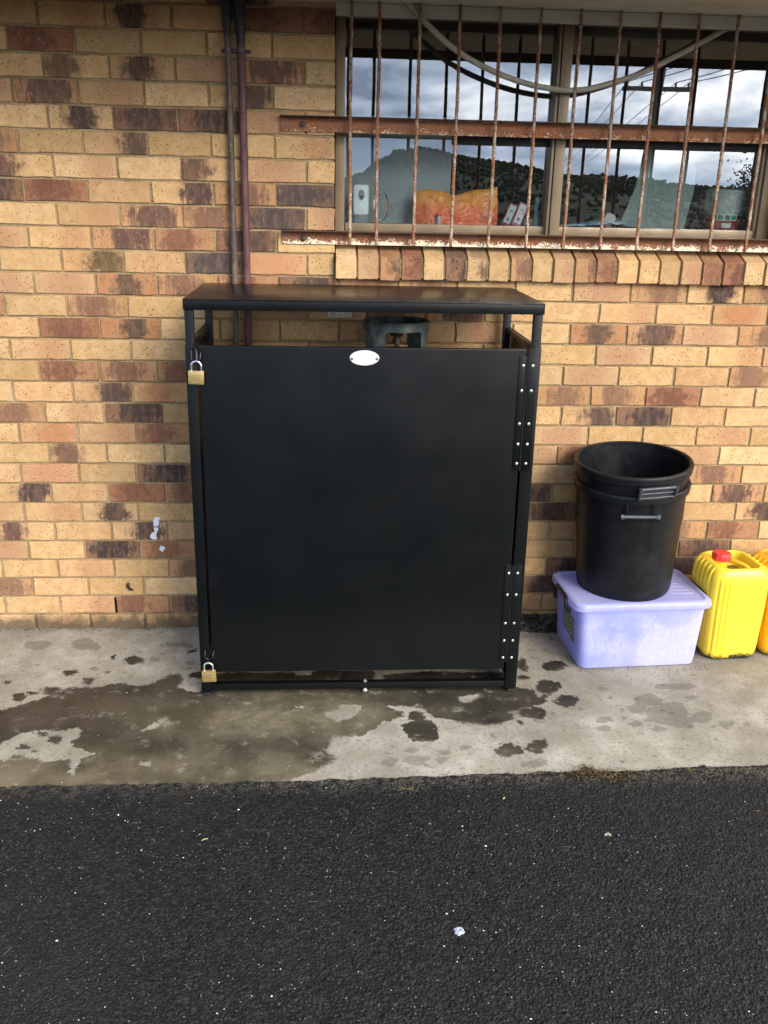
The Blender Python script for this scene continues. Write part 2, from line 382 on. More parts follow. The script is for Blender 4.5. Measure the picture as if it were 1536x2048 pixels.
so = vb.build('window_sill', [MBR, MMO], wall); setattrs(so.data, att)
mo = MB(); mo.prism([(-.024, 1.549), (-.024, 1.622), (.12, 1.682), (.12, 1.549)], 0, WX0+.002, WX1+.04)
mo.build('sill_mortar', MMO, wall)
# marks on the wall
MWP = plain('old_white_paint', (205, 208, 215), .8, var=.06)
def blobmesh(pts, y0, th, seed, M=None):
    return pts
def flat_blob(mb, cx_, cz, rx, rz, y, th, seed, n=26, rough=.28, rot=0):
    r_ = random.Random(seed); ph = [r_.uniform(0, 6.28) for _ in range(5)]
    ring = []
    for k in range(n):
        a = 2*pi*k/n; q = 1+rough*sum(sin((j+2)*a+ph[j])/(j+1.5) for j in range(5))+r_.uniform(-.06, .06)
        X, Z = rx*q*cos(a), rz*q*sin(a); ring.append((cx_+X*cos(rot)-Z*sin(rot), cz+X*sin(rot)+Z*cos(rot)))
    vs = [(p[0], y+th, p[1]) for p in ring]+[(cx_+(p[0]-cx_)*.8, y, cz+(p[1]-cz)*.8) for p in ring]
    fs = [[k, (k+1) % n, n+(k+1) % n, n+k] for k in range(n)]+[list(range(n, 2*n))]
    mb.add(vs, fs, 0)
for poly in [[(0.419, 0.525), (0.432, 0.525), (0.445, 0.526), (0.44, 0.516), (0.438, 0.509), (0.438, 0.497), (0.434, 0.485), (0.424, 0.484), (0.414, 0.481), (0.413, 0.494), (0.413, 0.508), (0.417, 0.516)], [(0.413, 0.478), (0.424, 0.478), (0.434, 0.477), (0.433, 0.472), (0.432, 0.466), (0.427, 0.456), (0.423, 0.448), (0.423, 0.437), (0.427, 0.426), (0.42, 0.423), (0.414, 0.42), (0.404, 0.425), (0.395, 0.43), (0.396, 0.438), (0.397, 0.445), (0.406, 0.455), (0.416, 0.459), (0.415, 0.468)], [(0.459, 0.38), (0.455, 0.376), (0.45, 0.374), (0.449, 0.367), (0.443, 0.362), (0.441, 0.368), (0.436, 0.37), (0.434, 0.374), (0.428, 0.375), (0.431, 0.379), (0.434, 0.382), (0.435, 0.387), (0.436, 0.396), (0.441, 0.393), (0.445, 0.39), (0.451, 0.391), (0.454, 0.389), (0.456, 0.383)]]:
    b = MB(); q = poly; n = len(q); mx_, mz = sum(p[0] for p in q)/n, sum(p[1] for p in q)/n
    o = [(p[0], -.0006, p[1]) for p in q]; t = [(mx_+(p[0]-mx_)*.9, -.0022, mz+(p[1]-mz)*.94) for p in q]; bk = [(p[0], .006, p[1]) for p in q]
    b.loft([bk, o, t], smooth=False)
    b.build('paint_mark', MWP, wall)
b = MB(); b.box((.2215, -.001, .073), (.2285, .02, .146)); b.build('open_joint', plain('dark_gap', (20, 17, 14), .95), wall)
# small black curled scrap
tag(MB().tube([(.286, -.008, .222), (.288, -.010, .214), (.287, -.012, .205), (.292, -.012, .196), (.300, -.010, .190), (.309, -.008, .187)], [.006, .008, .007, .006, .005, .002], 10).build('slug', plain('slug_black', (28, 26, 20), .35)),
    'small black curled slug on a pale brick low on the wall', 'slug')

# ------------------------------------------------------------------ ground
STAINS = [('w', [(-0.185, -0.741), (-0.066, -0.692), (-0.016, -0.675), (0.036, -0.631), (0.082, -0.595), (0.118, -0.552), (0.170, -0.530), (0.239, -0.536), (0.301, -0.510), (0.358, -0.500), (0.422, -0.527), (0.476, -0.499), (0.525, -0.435), (0.571, -0.440), (0.582, -0.481), (0.571, -0.531), (0.599, -0.565), (0.664, -0.582), (0.714, -0.505), (0.849, -0.447), (1.154, -0.515), (1.389, -0.561), (1.409, -0.552), (1.893, -0.564), (1.988, -0.596), (2.038, -0.646), (2.005, -0.702), (1.921, -0.728), (1.855, -0.762), (1.876, -0.781), (1.866, -0.807), (1.812, -0.841), (1.744, -0.852), (1.663, -0.828), (1.601, -0.800), (1.555, -0.781), (1.532, -0.726), (1.476, -0.707), (1.390, -0.704), (1.435, -0.747), (1.422, -0.786), (1.374, -0.802), (1.338, -0.853), (1.289, -0.909), (1.189, -0.906), (1.153, -0.993), (1.196, -1.055), (1.110, -1.126), (1.028, -1.173), (0.905, -1.196), (0.660, -1.198), (0.096, -1.190), (-0.020, -1.200)]),
 ('d', [(0.026, -0.896), (0.058, -0.857), (0.115, -0.842), (0.202, -0.837), (0.260, -0.818), (0.278, -0.872), (0.248, -0.911), (0.275, -0.951), (0.345, -0.992), (0.316, -1.013), (0.308, -1.115), (0.288, -1.100), (0.278, -1.027), (0.195, -1.032), (0.137, -1.008), (0.091, -1.021), (-0.008, -1.026), (-0.031, -0.957)]),
 ('d', [(0.443, -0.835), (0.482, -0.848), (0.511, -0.812), (0.558, -0.765), (0.557, -0.788), (0.538, -0.838), (0.491, -0.853)]),
 ('d', [(1.139, -0.743), (1.201, -0.726), (1.211, -0.690), (1.288, -0.692), (1.291, -0.729), (1.247, -0.781), (1.190, -0.814)]),
 ('d', [(0.846, -0.662), (0.865, -0.663), (0.864, -0.677), (0.847, -0.677)]),
 ('d', [(1.039, -0.695), (1.072, -0.696), (1.068, -0.712), (1.044, -0.711)]),
 ('d', [(0.518, -1.046), (0.552, -1.047), (0.556, -1.068), (0.527, -1.070)]),
 ('d', [(1.679, -0.646), (1.722, -0.625), (1.763, -0.620), (1.779, -0.640), (1.735, -0.667), (1.702, -0.689), (1.679, -0.681)]),
 ('d', [(1.981, -0.631), (2.018, -0.577), (2.029, -0.597), (1.995, -0.659)]),
 ('W', [(0.400, -0.308), (0.398, -0.328), (0.382, -0.333), (0.366, -0.338), (0.350, -0.345), (0.333, -0.327), (0.316, -0.306), (0.318, -0.292), (0.338, -0.275), (0.352, -0.266), (0.373, -0.284), (0.387, -0.292)]),
 ('W', [(0.278, -0.408), (0.277, -0.413), (0.275, -0.417), (0.272, -0.420), (0.267, -0.417), (0.262, -0.412), (0.260, -0.408), (0.262, -0.401), (0.263, -0.397), (0.267, -0.399), (0.272, -0.400), (0.277, -0.403)]),
 ('W', [(0.148, -0.409), (0.146, -0.419), (0.135, -0.427), (0.127, -0.436), (0.112, -0.433), (0.096, -0.417), (0.093, -0.408), (0.094, -0.394), (0.101, -0.383), (0.114, -0.388), (0.131, -0.386), (0.144, -0.394)]),
 ('W', [(0.240, -0.477), (0.231, -0.487), (0.229, -0.499), (0.219, -0.512), (0.200, -0.502), (0.184, -0.488), (0.184, -0.475), (0.183, -0.459), (0.193, -0.451), (0.205, -0.452), (0.220, -0.450), (0.238, -0.460)]),
 ('W', [(0.116, -0.548), (0.108, -0.560), (0.099, -0.570), (0.088, -0.581), (0.063, -0.575), (0.047, -0.560), (0.037, -0.546), (0.050, -0.530), (0.056, -0.519), (0.072, -0.525), (0.095, -0.524), (0.110, -0.531)]),
 ('W', [(0.036, -0.569), (0.040, -0.579), (0.032, -0.582), (0.021, -0.582), (0.015, -0.582), (0.004, -0.577), (-0.004, -0.568), (-0.003, -0.562), (0.003, -0.554), (0.013, -0.552), (0.022, -0.558), (0.030, -0.563)]),
 ('W', [(0.005, -0.599), (0.001, -0.610), (-0.001, -0.629), (-0.009, -0.638), (-0.025, -0.627), (-0.044, -0.609), (-0.047, -0.597), (-0.045, -0.579), (-0.040, -0.571), (-0.030, -0.569), (-0.013, -0.574), (-0.001, -0.581)]),
 ('W', [(0.605, -0.234), (0.605, -0.241), (0.600, -0.251), (0.591, -0.255), (0.579, -0.248), (0.571, -0.243), (0.572, -0.234), (0.572, -0.223), (0.576, -0.220), (0.587, -0.220), (0.599, -0.216), (0.608, -0.225)]),
 ('W', [(-0.091, -0.481), (-0.092, -0.486), (-0.096, -0.490), (-0.101, -0.494), (-0.108, -0.492), (-0.115, -0.486), (-0.121, -0.480), (-0.121, -0.474), (-0.115, -0.468), (-0.109, -0.468), (-0.101, -0.472), (-0.094, -0.474)]),
 ('W', [(0.273, -0.279), (0.272, -0.286), (0.271, -0.296), (0.265, -0.296), (0.258, -0.289), (0.252, -0.286), (0.251, -0.278), (0.251, -0.270), (0.252, -0.267), (0.259, -0.265), (0.266, -0.262), (0.269, -0.270)]),
 ('W', [(0.121, -0.946), (0.120, -0.954), (0.112, -0.959), (0.104, -0.966), (0.092, -0.965), (0.075, -0.952), (0.073, -0.945), (0.077, -0.935), (0.081, -0.926), (0.093, -0.930), (0.104, -0.932), (0.117, -0.936)]),
 ('W', [(0.115, -1.000), (0.115, -1.007), (0.105, -1.008), (0.097, -1.013), (0.087, -1.013), (0.074, -1.005), (0.066, -0.998), (0.072, -0.992), (0.079, -0.985), (0.088, -0.985), (0.099, -0.990), (0.109, -0.993)]),
 ('W', [(0.154, -0.860), (0.153, -0.867), (0.148, -0.871), (0.137, -0.872), (0.129, -0.870), (0.119, -0.866), (0.114, -0.859), (0.114, -0.854), (0.119, -0.846), (0.129, -0.844), (0.138, -0.850), (0.148, -0.854)]),
 ('W', [(0.671, -0.442), (0.667, -0.456), (0.659, -0.469), (0.640, -0.474), (0.614, -0.462), (0.599, -0.454), (0.602, -0.441), (0.608, -0.425), (0.612, -0.421), (0.633, -0.416), (0.655, -0.410), (0.672, -0.425)]),
 ('W', [(0.150, -0.970), (0.148, -0.974), (0.148, -0.979), (0.142, -0.981), (0.135, -0.978), (0.129, -0.974), (0.127, -0.970), (0.128, -0.964), (0.131, -0.963), (0.137, -0.961), (0.144, -0.962), (0.149, -0.965)]),
 ('W', [(0.215, -0.902), (0.214, -0.913), (0.213, -0.926), (0.199, -0.922), (0.182, -0.915), (0.172, -0.911), (0.170, -0.901), (0.170, -0.888), (0.175, -0.884), (0.187, -0.878), (0.200, -0.878), (0.211, -0.890)]),
 ('W', [(2.153, -0.682), (2.133, -0.703), (2.108, -0.720), (2.085, -0.735), (2.060, -0.717), (2.040, -0.698), (2.046, -0.679), (2.067, -0.654), (2.089, -0.637), (2.108, -0.646), (2.136, -0.646), (2.158, -0.653)]),
 ('W', [(1.567, -0.884), (1.565, -0.926), (1.542, -0.955), (1.501, -0.946), (1.470, -0.941), (1.454, -0.926), (1.443, -0.881), (1.436, -0.850), (1.469, -0.821), (1.516, -0.791), (1.546, -0.814), (1.570, -0.854)]),
 ('W', [(1.533, -0.780), (1.533, -0.800), (1.518, -0.807), (1.496, -0.805), (1.479, -0.809), (1.470, -0.801), (1.457, -0.778), (1.467, -0.763), (1.480, -0.748), (1.502, -0.741), (1.515, -0.749), (1.528, -0.763)]),
 ('W', [(1.992, -0.775), (1.986, -0.800), (1.971, -0.818), (1.951, -0.813), (1.934, -0.803), (1.924, -0.795), (1.923, -0.773), (1.926, -0.752), (1.942, -0.742), (1.970, -0.727), (1.990, -0.727), (1.997, -0.757)]),
 ('W', [(1.953, -0.994), (1.938, -1.010), (1.922, -1.032), (1.900, -1.042), (1.878, -1.029), (1.860, -1.011), (1.872, -0.991), (1.885, -0.966), (1.897, -0.962), (1.920, -0.950), (1.948, -0.947), (1.958, -0.971)]),
 ('W', [(1.867, -1.015), (1.853, -1.037), (1.826, -1.041), (1.802, -1.061), (1.781, -1.055), (1.764, -1.035), (1.755, -1.011), (1.778, -0.991), (1.799, -0.967), (1.819, -0.973), (1.838, -0.983), (1.860, -0.994)]),
 ('W', [(2.175, -0.397), (2.154, -0.412), (2.132, -0.434), (2.106, -0.444), (2.077, -0.433), (2.059, -0.410), (2.065, -0.395), (2.086, -0.368), (2.103, -0.362), (2.127, -0.356), (2.160, -0.355), (2.172, -0.374)]),
 ('W', [(2.005, -0.389), (2.001, -0.425), (1.989, -0.441), (1.977, -0.433), (1.967, -0.437), (1.963, -0.421), (1.965, -0.388), (1.967, -0.366), (1.981, -0.342), (2.000, -0.322), (2.008, -0.332), (2.007, -0.366)]),
 ('W', [(2.111, -0.570), (2.090, -0.595), (2.066, -0.611), (2.042, -0.628), (2.019, -0.620), (1.996, -0.593), (2.001, -0.567), (2.016, -0.534), (2.048, -0.510), (2.068, -0.516), (2.090, -0.531), (2.112, -0.537)]),
 ('W', [(1.990, -0.495), (1.984, -0.504), (1.973, -0.507), (1.960, -0.511), (1.952, -0.510), (1.944, -0.502), (1.941, -0.494), (1.943, -0.487), (1.956, -0.477), (1.968, -0.475), (1.975, -0.483), (1.984, -0.487)]),
 ('W', [(1.632, -1.121), (1.630, -1.125), (1.628, -1.128), (1.624, -1.130), (1.621, -1.128), (1.618, -1.124), (1.619, -1.120), (1.621, -1.115), (1.624, -1.113), (1.627, -1.113), (1.630, -1.114), (1.634, -1.116)]),
 ('W', [(1.896, -0.834), (1.895, -0.842), (1.890, -0.847), (1.882, -0.845), (1.875, -0.843), (1.871, -0.842), (1.873, -0.834), (1.872, -0.827), (1.878, -0.823), (1.887, -0.819), (1.894, -0.821), (1.897, -0.829)]),
 ('W', [(1.938, -0.765), (1.925, -0.779), (1.917, -0.790), (1.906, -0.798), (1.894, -0.792), (1.888, -0.775), (1.892, -0.763), (1.902, -0.743), (1.908, -0.734), (1.919, -0.736), (1.931, -0.737), (1.942, -0.745)]),
 ('W', [(1.458, -0.769), (1.437, -0.787), (1.421, -0.794), (1.397, -0.812), (1.373, -0.809), (1.354, -0.786), (1.339, -0.766), (1.355, -0.743), (1.381, -0.730), (1.402, -0.729), (1.427, -0.737), (1.447, -0.746)]),
 ('l', [(2.294, -0.594), (2.286, -0.606), (2.276, -0.609), (2.263, -0.615), (2.254, -0.613), (2.249, -0.606), (2.247, -0.593), (2.252, -0.584), (2.266, -0.570), (2.276, -0.571), (2.283, -0.576), (2.288, -0.584)]),
 ('l', [(2.295, -0.663), (2.293, -0.670), (2.284, -0.678), (2.275, -0.676), (2.266, -0.672), (2.265, -0.670), (2.266, -0.662), (2.266, -0.654), (2.273, -0.651), (2.285, -0.645), (2.293, -0.648), (2.295, -0.656)]),
 ('l', [(2.632, -0.811), (2.625, -0.830), (2.598, -0.852), (2.571, -0.859), (2.547, -0.845), (2.540, -0.827), (2.551, -0.809), (2.569, -0.783), (2.576, -0.779), (2.607, -0.769), (2.634, -0.770), (2.642, -0.788)]),
 ('l', [(2.541, -0.799), (2.523, -0.840), (2.482, -0.888), (2.432, -0.872), (2.388, -0.849), (2.356, -0.839), (2.383, -0.795), (2.378, -0.753), (2.420, -0.739), (2.492, -0.704), (2.553, -0.712), (2.556, -0.755)]),
 ('l', [(2.397, -0.750), (2.388, -0.771), (2.370, -0.786), (2.347, -0.781), (2.328, -0.779), (2.322, -0.770), (2.320, -0.748), (2.318, -0.729), (2.339, -0.720), (2.371, -0.705), (2.390, -0.707), (2.396, -0.733)]),
 ('l', [(2.219, -0.886), (2.209, -0.899), (2.196, -0.903), (2.182, -0.909), (2.172, -0.908), (2.163, -0.897), (2.158, -0.885), (2.168, -0.874), (2.183, -0.859), (2.196, -0.861), (2.207, -0.868), (2.218, -0.874)]),
 ('l', [(2.423, -0.892), (2.414, -0.904), (2.400, -0.908), (2.388, -0.914), (2.377, -0.913), (2.368, -0.903), (2.366, -0.891), (2.379, -0.878), (2.395, -0.866), (2.404, -0.869), (2.414, -0.874), (2.423, -0.881)]),
 ('l', [(2.637, -0.672), (2.623, -0.680), (2.613, -0.684), (2.598, -0.691), (2.584, -0.688), (2.574, -0.678), (2.573, -0.670), (2.587, -0.660), (2.602, -0.652), (2.613, -0.652), (2.623, -0.659), (2.636, -0.661)]),
 ('l', [(2.249, -0.827), (2.237, -0.841), (2.221, -0.845), (2.204, -0.852), (2.191, -0.850), (2.178, -0.839), (2.172, -0.825), (2.184, -0.812), (2.203, -0.796), (2.219, -0.799), (2.233, -0.806), (2.248, -0.813)]),
 ('l', [(2.658, -0.583), (2.649, -0.597), (2.613, -0.609), (2.556, -0.612), (2.502, -0.599), (2.481, -0.592), (2.487, -0.579), (2.497, -0.566), (2.528, -0.557), (2.576, -0.557), (2.632, -0.556), (2.657, -0.567)]),
 ('l', [(2.350, -0.856), (2.344, -0.868), (2.331, -0.871), (2.316, -0.875), (2.303, -0.877), (2.298, -0.866), (2.289, -0.854), (2.301, -0.845), (2.315, -0.836), (2.330, -0.833), (2.339, -0.841), (2.350, -0.846)]),
 ('l', [(1.987, -0.828), (1.975, -0.832), (1.966, -0.839), (1.954, -0.842), (1.940, -0.837), (1.926, -0.831), (1.932, -0.827), (1.937, -0.819), (1.946, -0.817), (1.959, -0.817), (1.977, -0.817), (1.986, -0.821)]),
 ('l', [(2.069, -0.324), (2.066, -0.331), (2.056, -0.334), (2.045, -0.336), (2.039, -0.337), (2.030, -0.330), (2.029, -0.323), (2.033, -0.316), (2.043, -0.310), (2.051, -0.308), (2.058, -0.315), (2.065, -0.317)]),
 ('l', [(2.128, -0.256), (2.123, -0.265), (2.115, -0.273), (2.103, -0.273), (2.094, -0.268), (2.091, -0.267), (2.090, -0.255), (2.091, -0.247), (2.098, -0.242), (2.111, -0.236), (2.122, -0.239), (2.125, -0.249)]),
 ('l', [(2.070, -0.255), (2.070, -0.263), (2.061, -0.269), (2.050, -0.265), (2.041, -0.265), (2.036, -0.262), (2.035, -0.254), (2.033, -0.248), (2.042, -0.244), (2.056, -0.237), (2.065, -0.242), (2.066, -0.248)]),
 ('l', [(1.774, -0.920), (1.776, -0.927), (1.768, -0.934), (1.758, -0.931), (1.751, -0.928), (1.747, -0.926), (1.745, -0.919), (1.745, -0.913), (1.752, -0.910), (1.763, -0.904), (1.770, -0.908), (1.773, -0.915)]),
 ('l', [(1.481, -1.003), (1.479, -1.011), (1.471, -1.019), (1.457, -1.025), (1.443, -1.016), (1.434, -1.010), (1.437, -1.002), (1.442, -0.991), (1.449, -0.987), (1.461, -0.988), (1.478, -0.984), (1.484, -0.993)]),
 ('l', [(1.584, -1.067), (1.579, -1.077), (1.566, -1.085), (1.556, -1.093), (1.543, -1.090), (1.535, -1.074), (1.535, -1.066), (1.541, -1.053), (1.551, -1.042), (1.561, -1.047), (1.576, -1.045), (1.585, -1.053)]),
 ('l', [(1.521, -1.065), (1.506, -1.078), (1.495, -1.095), (1.468, -1.103), (1.441, -1.091), (1.420, -1.078), (1.418, -1.062), (1.431, -1.043), (1.448, -1.039), (1.474, -1.032), (1.507, -1.037), (1.525, -1.045)]),
 ('l', [(1.599, -1.022), (1.593, -1.029), (1.582, -1.038), (1.571, -1.042), (1.555, -1.034), (1.547, -1.028), (1.550, -1.021), (1.553, -1.009), (1.562, -1.008), (1.575, -1.004), (1.592, -1.004), (1.598, -1.012)]),
 ('l', [(1.675, -0.993), (1.668, -1.003), (1.658, -1.012), (1.645, -1.016), (1.632, -1.007), (1.624, -1.000), (1.625, -0.992), (1.629, -0.980), (1.637, -0.976), (1.652, -0.972), (1.667, -0.969), (1.677, -0.981)]),
 ('l', [(2.701, -0.866), (2.684, -0.876), (2.670, -0.887), (2.652, -0.898), (2.637, -0.886), (2.625, -0.873), (2.631, -0.864), (2.649, -0.848), (2.661, -0.840), (2.676, -0.841), (2.696, -0.843), (2.706, -0.851)]),
 ('l', [(1.404, -1.077), (1.397, -1.088), (1.387, -1.101), (1.372, -1.105), (1.357, -1.095), (1.346, -1.085), (1.345, -1.075), (1.356, -1.060), (1.361, -1.053), (1.376, -1.051), (1.396, -1.048), (1.406, -1.060)]),
 ('l', [(2.047, -0.890), (2.047, -0.895), (2.042, -0.899), (2.035, -0.898), (2.029, -0.897), (2.026, -0.896), (2.025, -0.889), (2.027, -0.885), (2.031, -0.881), (2.040, -0.877), (2.046, -0.881), (2.046, -0.885)]),
 ('l', [(1.925, -1.101), (1.911, -1.112), (1.895, -1.126), (1.871, -1.132), (1.845, -1.123), (1.824, -1.111), (1.836, -1.098), (1.847, -1.081), (1.861, -1.078), (1.885, -1.071), (1.915, -1.069), (1.929, -1.085)]),
 ('l', [(2.485, -0.687), (2.477, -0.714), (2.446, -0.729), (2.413, -0.731), (2.390, -0.729), (2.371, -0.713), (2.369, -0.684), (2.378, -0.662), (2.405, -0.644), (2.448, -0.628), (2.468, -0.643), (2.480, -0.668)]),
 ('l', [(2.756, -0.867), (2.755, -0.874), (2.748, -0.881), (2.736, -0.881), (2.728, -0.877), (2.725, -0.874), (2.728, -0.866), (2.730, -0.861), (2.737, -0.858), (2.749, -0.853), (2.756, -0.855), (2.757, -0.860)]),
 ('l', [(2.547, -0.853), (2.536, -0.870), (2.519, -0.893), (2.492, -0.890), (2.470, -0.874), (2.462, -0.867), (2.471, -0.850), (2.475, -0.833), (2.489, -0.823), (2.522, -0.812), (2.545, -0.816), (2.555, -0.835)]),
 ('l', [(0.471, -0.306), (0.473, -0.322), (0.464, -0.326), (0.451, -0.324), (0.443, -0.331), (0.432, -0.320), (0.423, -0.304), (0.421, -0.294), (0.430, -0.279), (0.442, -0.273), (0.455, -0.282), (0.462, -0.294)]),
 ('l', [(0.232, -0.380), (0.232, -0.389), (0.226, -0.397), (0.211, -0.395), (0.200, -0.392), (0.195, -0.389), (0.187, -0.379), (0.185, -0.372), (0.189, -0.366), (0.203, -0.359), (0.214, -0.362), (0.222, -0.373)]),
 ('l', [(0.389, -0.446), (0.388, -0.453), (0.380, -0.460), (0.370, -0.462), (0.356, -0.456), (0.349, -0.452), (0.349, -0.445), (0.350, -0.437), (0.353, -0.432), (0.364, -0.431), (0.377, -0.429), (0.384, -0.437)]),
 ('l', [(0.582, -0.176), (0.583, -0.193), (0.566, -0.203), (0.525, -0.196), (0.493, -0.194), (0.480, -0.191), (0.469, -0.174), (0.454, -0.163), (0.479, -0.151), (0.517, -0.144), (0.549, -0.151), (0.564, -0.164)]),
 ('l', [(0.186, -0.168), (0.197, -0.201), (0.174, -0.222), (0.132, -0.212), (0.108, -0.215), (0.081, -0.197), (0.059, -0.165), (0.059, -0.137), (0.070, -0.115), (0.105, -0.100), (0.138, -0.111), (0.157, -0.142)]),
 ('l', [(0.446, 0.023), (0.442, 0.008), (0.407, -0.009), (0.372, -0.020), (0.321, -0.010), (0.281, 0.010), (0.266, 0.027), (0.301, 0.048), (0.319, 0.060), (0.359, 0.050), (0.408, 0.051), (0.457, 0.043)]),
 ('l', [(-0.012, -0.163), (-0.034, -0.183), (-0.041, -0.203), (-0.066, -0.213), (-0.105, -0.198), (-0.139, -0.179), (-0.138, -0.161), (-0.137, -0.133), (-0.122, -0.120), (-0.092, -0.123), (-0.056, -0.119), (-0.027, -0.133)]),
 ('l', [(0.617, -0.335), (0.611, -0.343), (0.602, -0.351), (0.595, -0.359), (0.583, -0.354), (0.573, -0.344), (0.570, -0.334), (0.572, -0.322), (0.580, -0.314), (0.589, -0.313), (0.599, -0.316), (0.609, -0.323)]),
 ('m', [(1.900, 0.040), (2.300, 0.040), (2.260, -0.060), (2.200, -0.100), (2.100, -0.055), (2.000, -0.075), (1.920, -0.060)]),
 ('m', [(2.000, -1.165), (2.050, -1.120), (2.100, -1.150), (2.200, -1.165), (2.200, -1.250), (1.980, -1.250)]),
 ('W', [(0.674, -0.422), (1.030, -0.422), (1.042, -0.451), (1.092, -0.453), (1.102, -0.421), (1.360, -0.421), (1.353, -0.560), (0.689, -0.544)]),
 ('W', [(1.584, -0.433), (1.915, -0.452), (1.895, -0.554), (1.389, -0.551), (1.395, -0.460)])]
DAMP = (0.909, -0.754)

def poly_sd(px_, py_, poly):
    P = np.array(poly); n = len(P); d = np.full(px_.shape, 1e9); ins = np.zeros(px_.shape, bool)
    for i in range(n):
        a, b = P[i], P[(i+1) % n]; ex, ey = b-a; wx, wy = px_-a[0], py_-a[1]
        t = np.clip((wx*ex+wy*ey)/(ex*ex+ey*ey+1e-12), 0, 1)
        d = np.minimum(d, (wx-t*ex)**2+(wy-t*ey)**2)
        c = ((a[1] > py_) != (b[1] > py_)) & (px_ < (b[0]-a[0])*(py_-a[1])/((b[1]-a[1])+1e-12)+a[0]); ins ^= c
    d = np.sqrt(d); return np.where(ins, d, -d)
def slab():
    X0, X1, Y0, Y1 = -1.6, 6.2, .03, -1.30
    xs = np.concatenate([np.linspace(X0, -.5, 12)[:-1], np.arange(-.5, 3.5, .008), np.linspace(3.5, X1, 20)[1:]])
    ys = np.arange(Y0, Y1, -.008)
    gx_, gy = np.meshgrid(xs, ys); nx, ny = len(xs), len(ys)
    wet = np.full(gx_.shape, -1.); light = np.full(gx_.shape, -1.)
    for kind, poly in STAINS:
        sd = poly_sd(gx_, gy, poly)
        if kind == 'w': wet = np.maximum(wet, sd)
    for kind, poly in STAINS:
        sd = poly_sd(gx_, gy, poly)
        if kind == 'd': wet = np.minimum(wet, -sd)
        if kind == 'l': light = np.maximum(light, sd)
    for kind, poly in STAINS:
        if kind == 'W': wet = np.maximum(wet, poly_sd(gx_, gy, poly))
    k = 1-.95*np.exp(-((gx_-DAMP[0]-.1)/.42)**2-((gy-DAMP[1])/.17)**2)
    k = np.clip(k-.55*np.clip((-.92-gy)/.2, 0, 1), 0, 1)
    dirt = np.full(gx_.shape, -1.)
    for kind, poly in STAINS:
        if kind == 'm': dirt = np.maximum(dirt, poly_sd(gx_, gy, poly))
    dirt = np.maximum(dirt, -(.0+np.abs(gy-.0)))         # a line of dirt along the wall foot
    dirt = np.maximum(dirt, -(np.abs(gy+1.175)+.006))
    z = np.zeros(gx_.shape)
    vs = np.stack([gx_, gy, z], -1).reshape(-1, 3)
    idx = np.arange(nx*ny).reshape(ny, nx)
    f = np.stack([idx[:-1, :-1], idx[1:, :-1], idx[1:, 1:], idx[:-1, 1:]], -1).reshape(-1, 4)
    me = bpy.data.meshes.new('concrete_path'); me.from_pydata(vs.tolist(), [], f.tolist())
    a = me.attributes.new('st', 'FLOAT_COLOR', 'POINT')
    a.data.foreach_set('color', np.stack([np.clip(wet, -.06, .06)*5+.5, np.clip(light, -.06, .06)*5+.5, k, np.clip(dirt, -.1, .1)*5+.5], -1).astype('f').ravel())
    o = bpy.data.objects.new('concrete_path', me); C.objects.link(o); tag(o, kind='structure')
    m = Mat('concrete', .8, 0, .35); s4 = m.attr('st', 'Vector'); q = m.sep(s4); dr = m.attr('st', 'Alpha')
    nb = m.noise(1.7, 5, .55); nm_ = m.noise(9, 6, .62); nf = m.noise(70, 5, .6); ng = m.noise(330, 3, .6)
    dry = m.mix(m.rng(nb, .35, .68), (.235, .210, .166), (.395, .362, .300))
    dry = m.mix(m.rng(nm_, .38, .7), m.mix(1., dry, (.74, .72, .68), 'MULTIPLY'), dry)
    dry = m.mix(m.rng(nf, .50, .70, 0, .6), dry, (.10, .088, .068))
    dry = m.mix(m.math('MULTIPLY', m.rng(m.noise(150, 4, .75), .60, .66), m.rng(m.noise(5, 3, off=(6, 6, 0)), .40, .62)), dry, (.045, .038, .028))
    dry = m.mix(m.rng(ng, .5, .8, 0, .35), dry, (.40, .38, .34))
    ed = m.math('ADD', m.math('MULTIPLY', m.math('SUBTRACT', m.noise(46, 6, .75), .5), .36), m.math('MULTIPLY', m.math('SUBTRACT', m.noise(10, 4, .6), .5), .14))
    wv = m.math('SUBTRACT', m.math('ADD', q['X'], ed), .5)
    wd = m.rng(m.noise(3.2, 4, .6, off=(8, 0, 0)), .42, .68, .010, .10)
    wm = m.math('MULTIPLY', m.rng(wv, m.math('MULTIPLY', wd, -1.), m.math('MULTIPLY', wd, .8)), m.rng(m.noise(13, 6, .75, off=(0, 5, 0)), .32, .46, .45, 1))
    wcol = m.mix(q['Z'], (.150, .130, .088), (.032, .028, .022))
    wcol = m.mix(m.rng(m.noise(5, 6, .65, off=(4, 4, 0)), .35, .65), m.mix(1., wcol, (.62, .60, .54), 'MULTIPLY'), m.mix(1., wcol, (1.40, 1.36, 1.26), 'MULTIPLY'))
    wcol = m.mix(m.rng(nf, .5, .75, 0, .4), wcol, (.025, .022, .017))
    rim = m.math('MULTIPLY', m.rng(wv, -.07, -.006), m.math('SUBTRACT', 1., wm))
    dry = m.mix(m.math('MULTIPLY', rim, .12), dry, (.36, .34, .31))
    lm = m.rng(m.math('SUBTRACT', m.math('ADD', q['Y'], m.math('MULTIPLY', ed, .8)), .5), -.012, .03)
    dry = m.mix(m.math('MULTIPLY', lm, .5), dry, (.085, .075, .058))
    # small drip marks
    drp = m.math('MULTIPLY', m.rng(m.math('ADD', m.voro(15), m.math('MULTIPLY', m.noise(50, 3), .12)), .19, .25, 1, 0), m.rng(m.noise(2.3, 2, off=(2, 0, 0)), .44, .54))
    dry = m.mix(m.math('MULTIPLY', drp, .45), dry, (.07, .063, .05))
    c = m.mix(wm, dry, wcol)
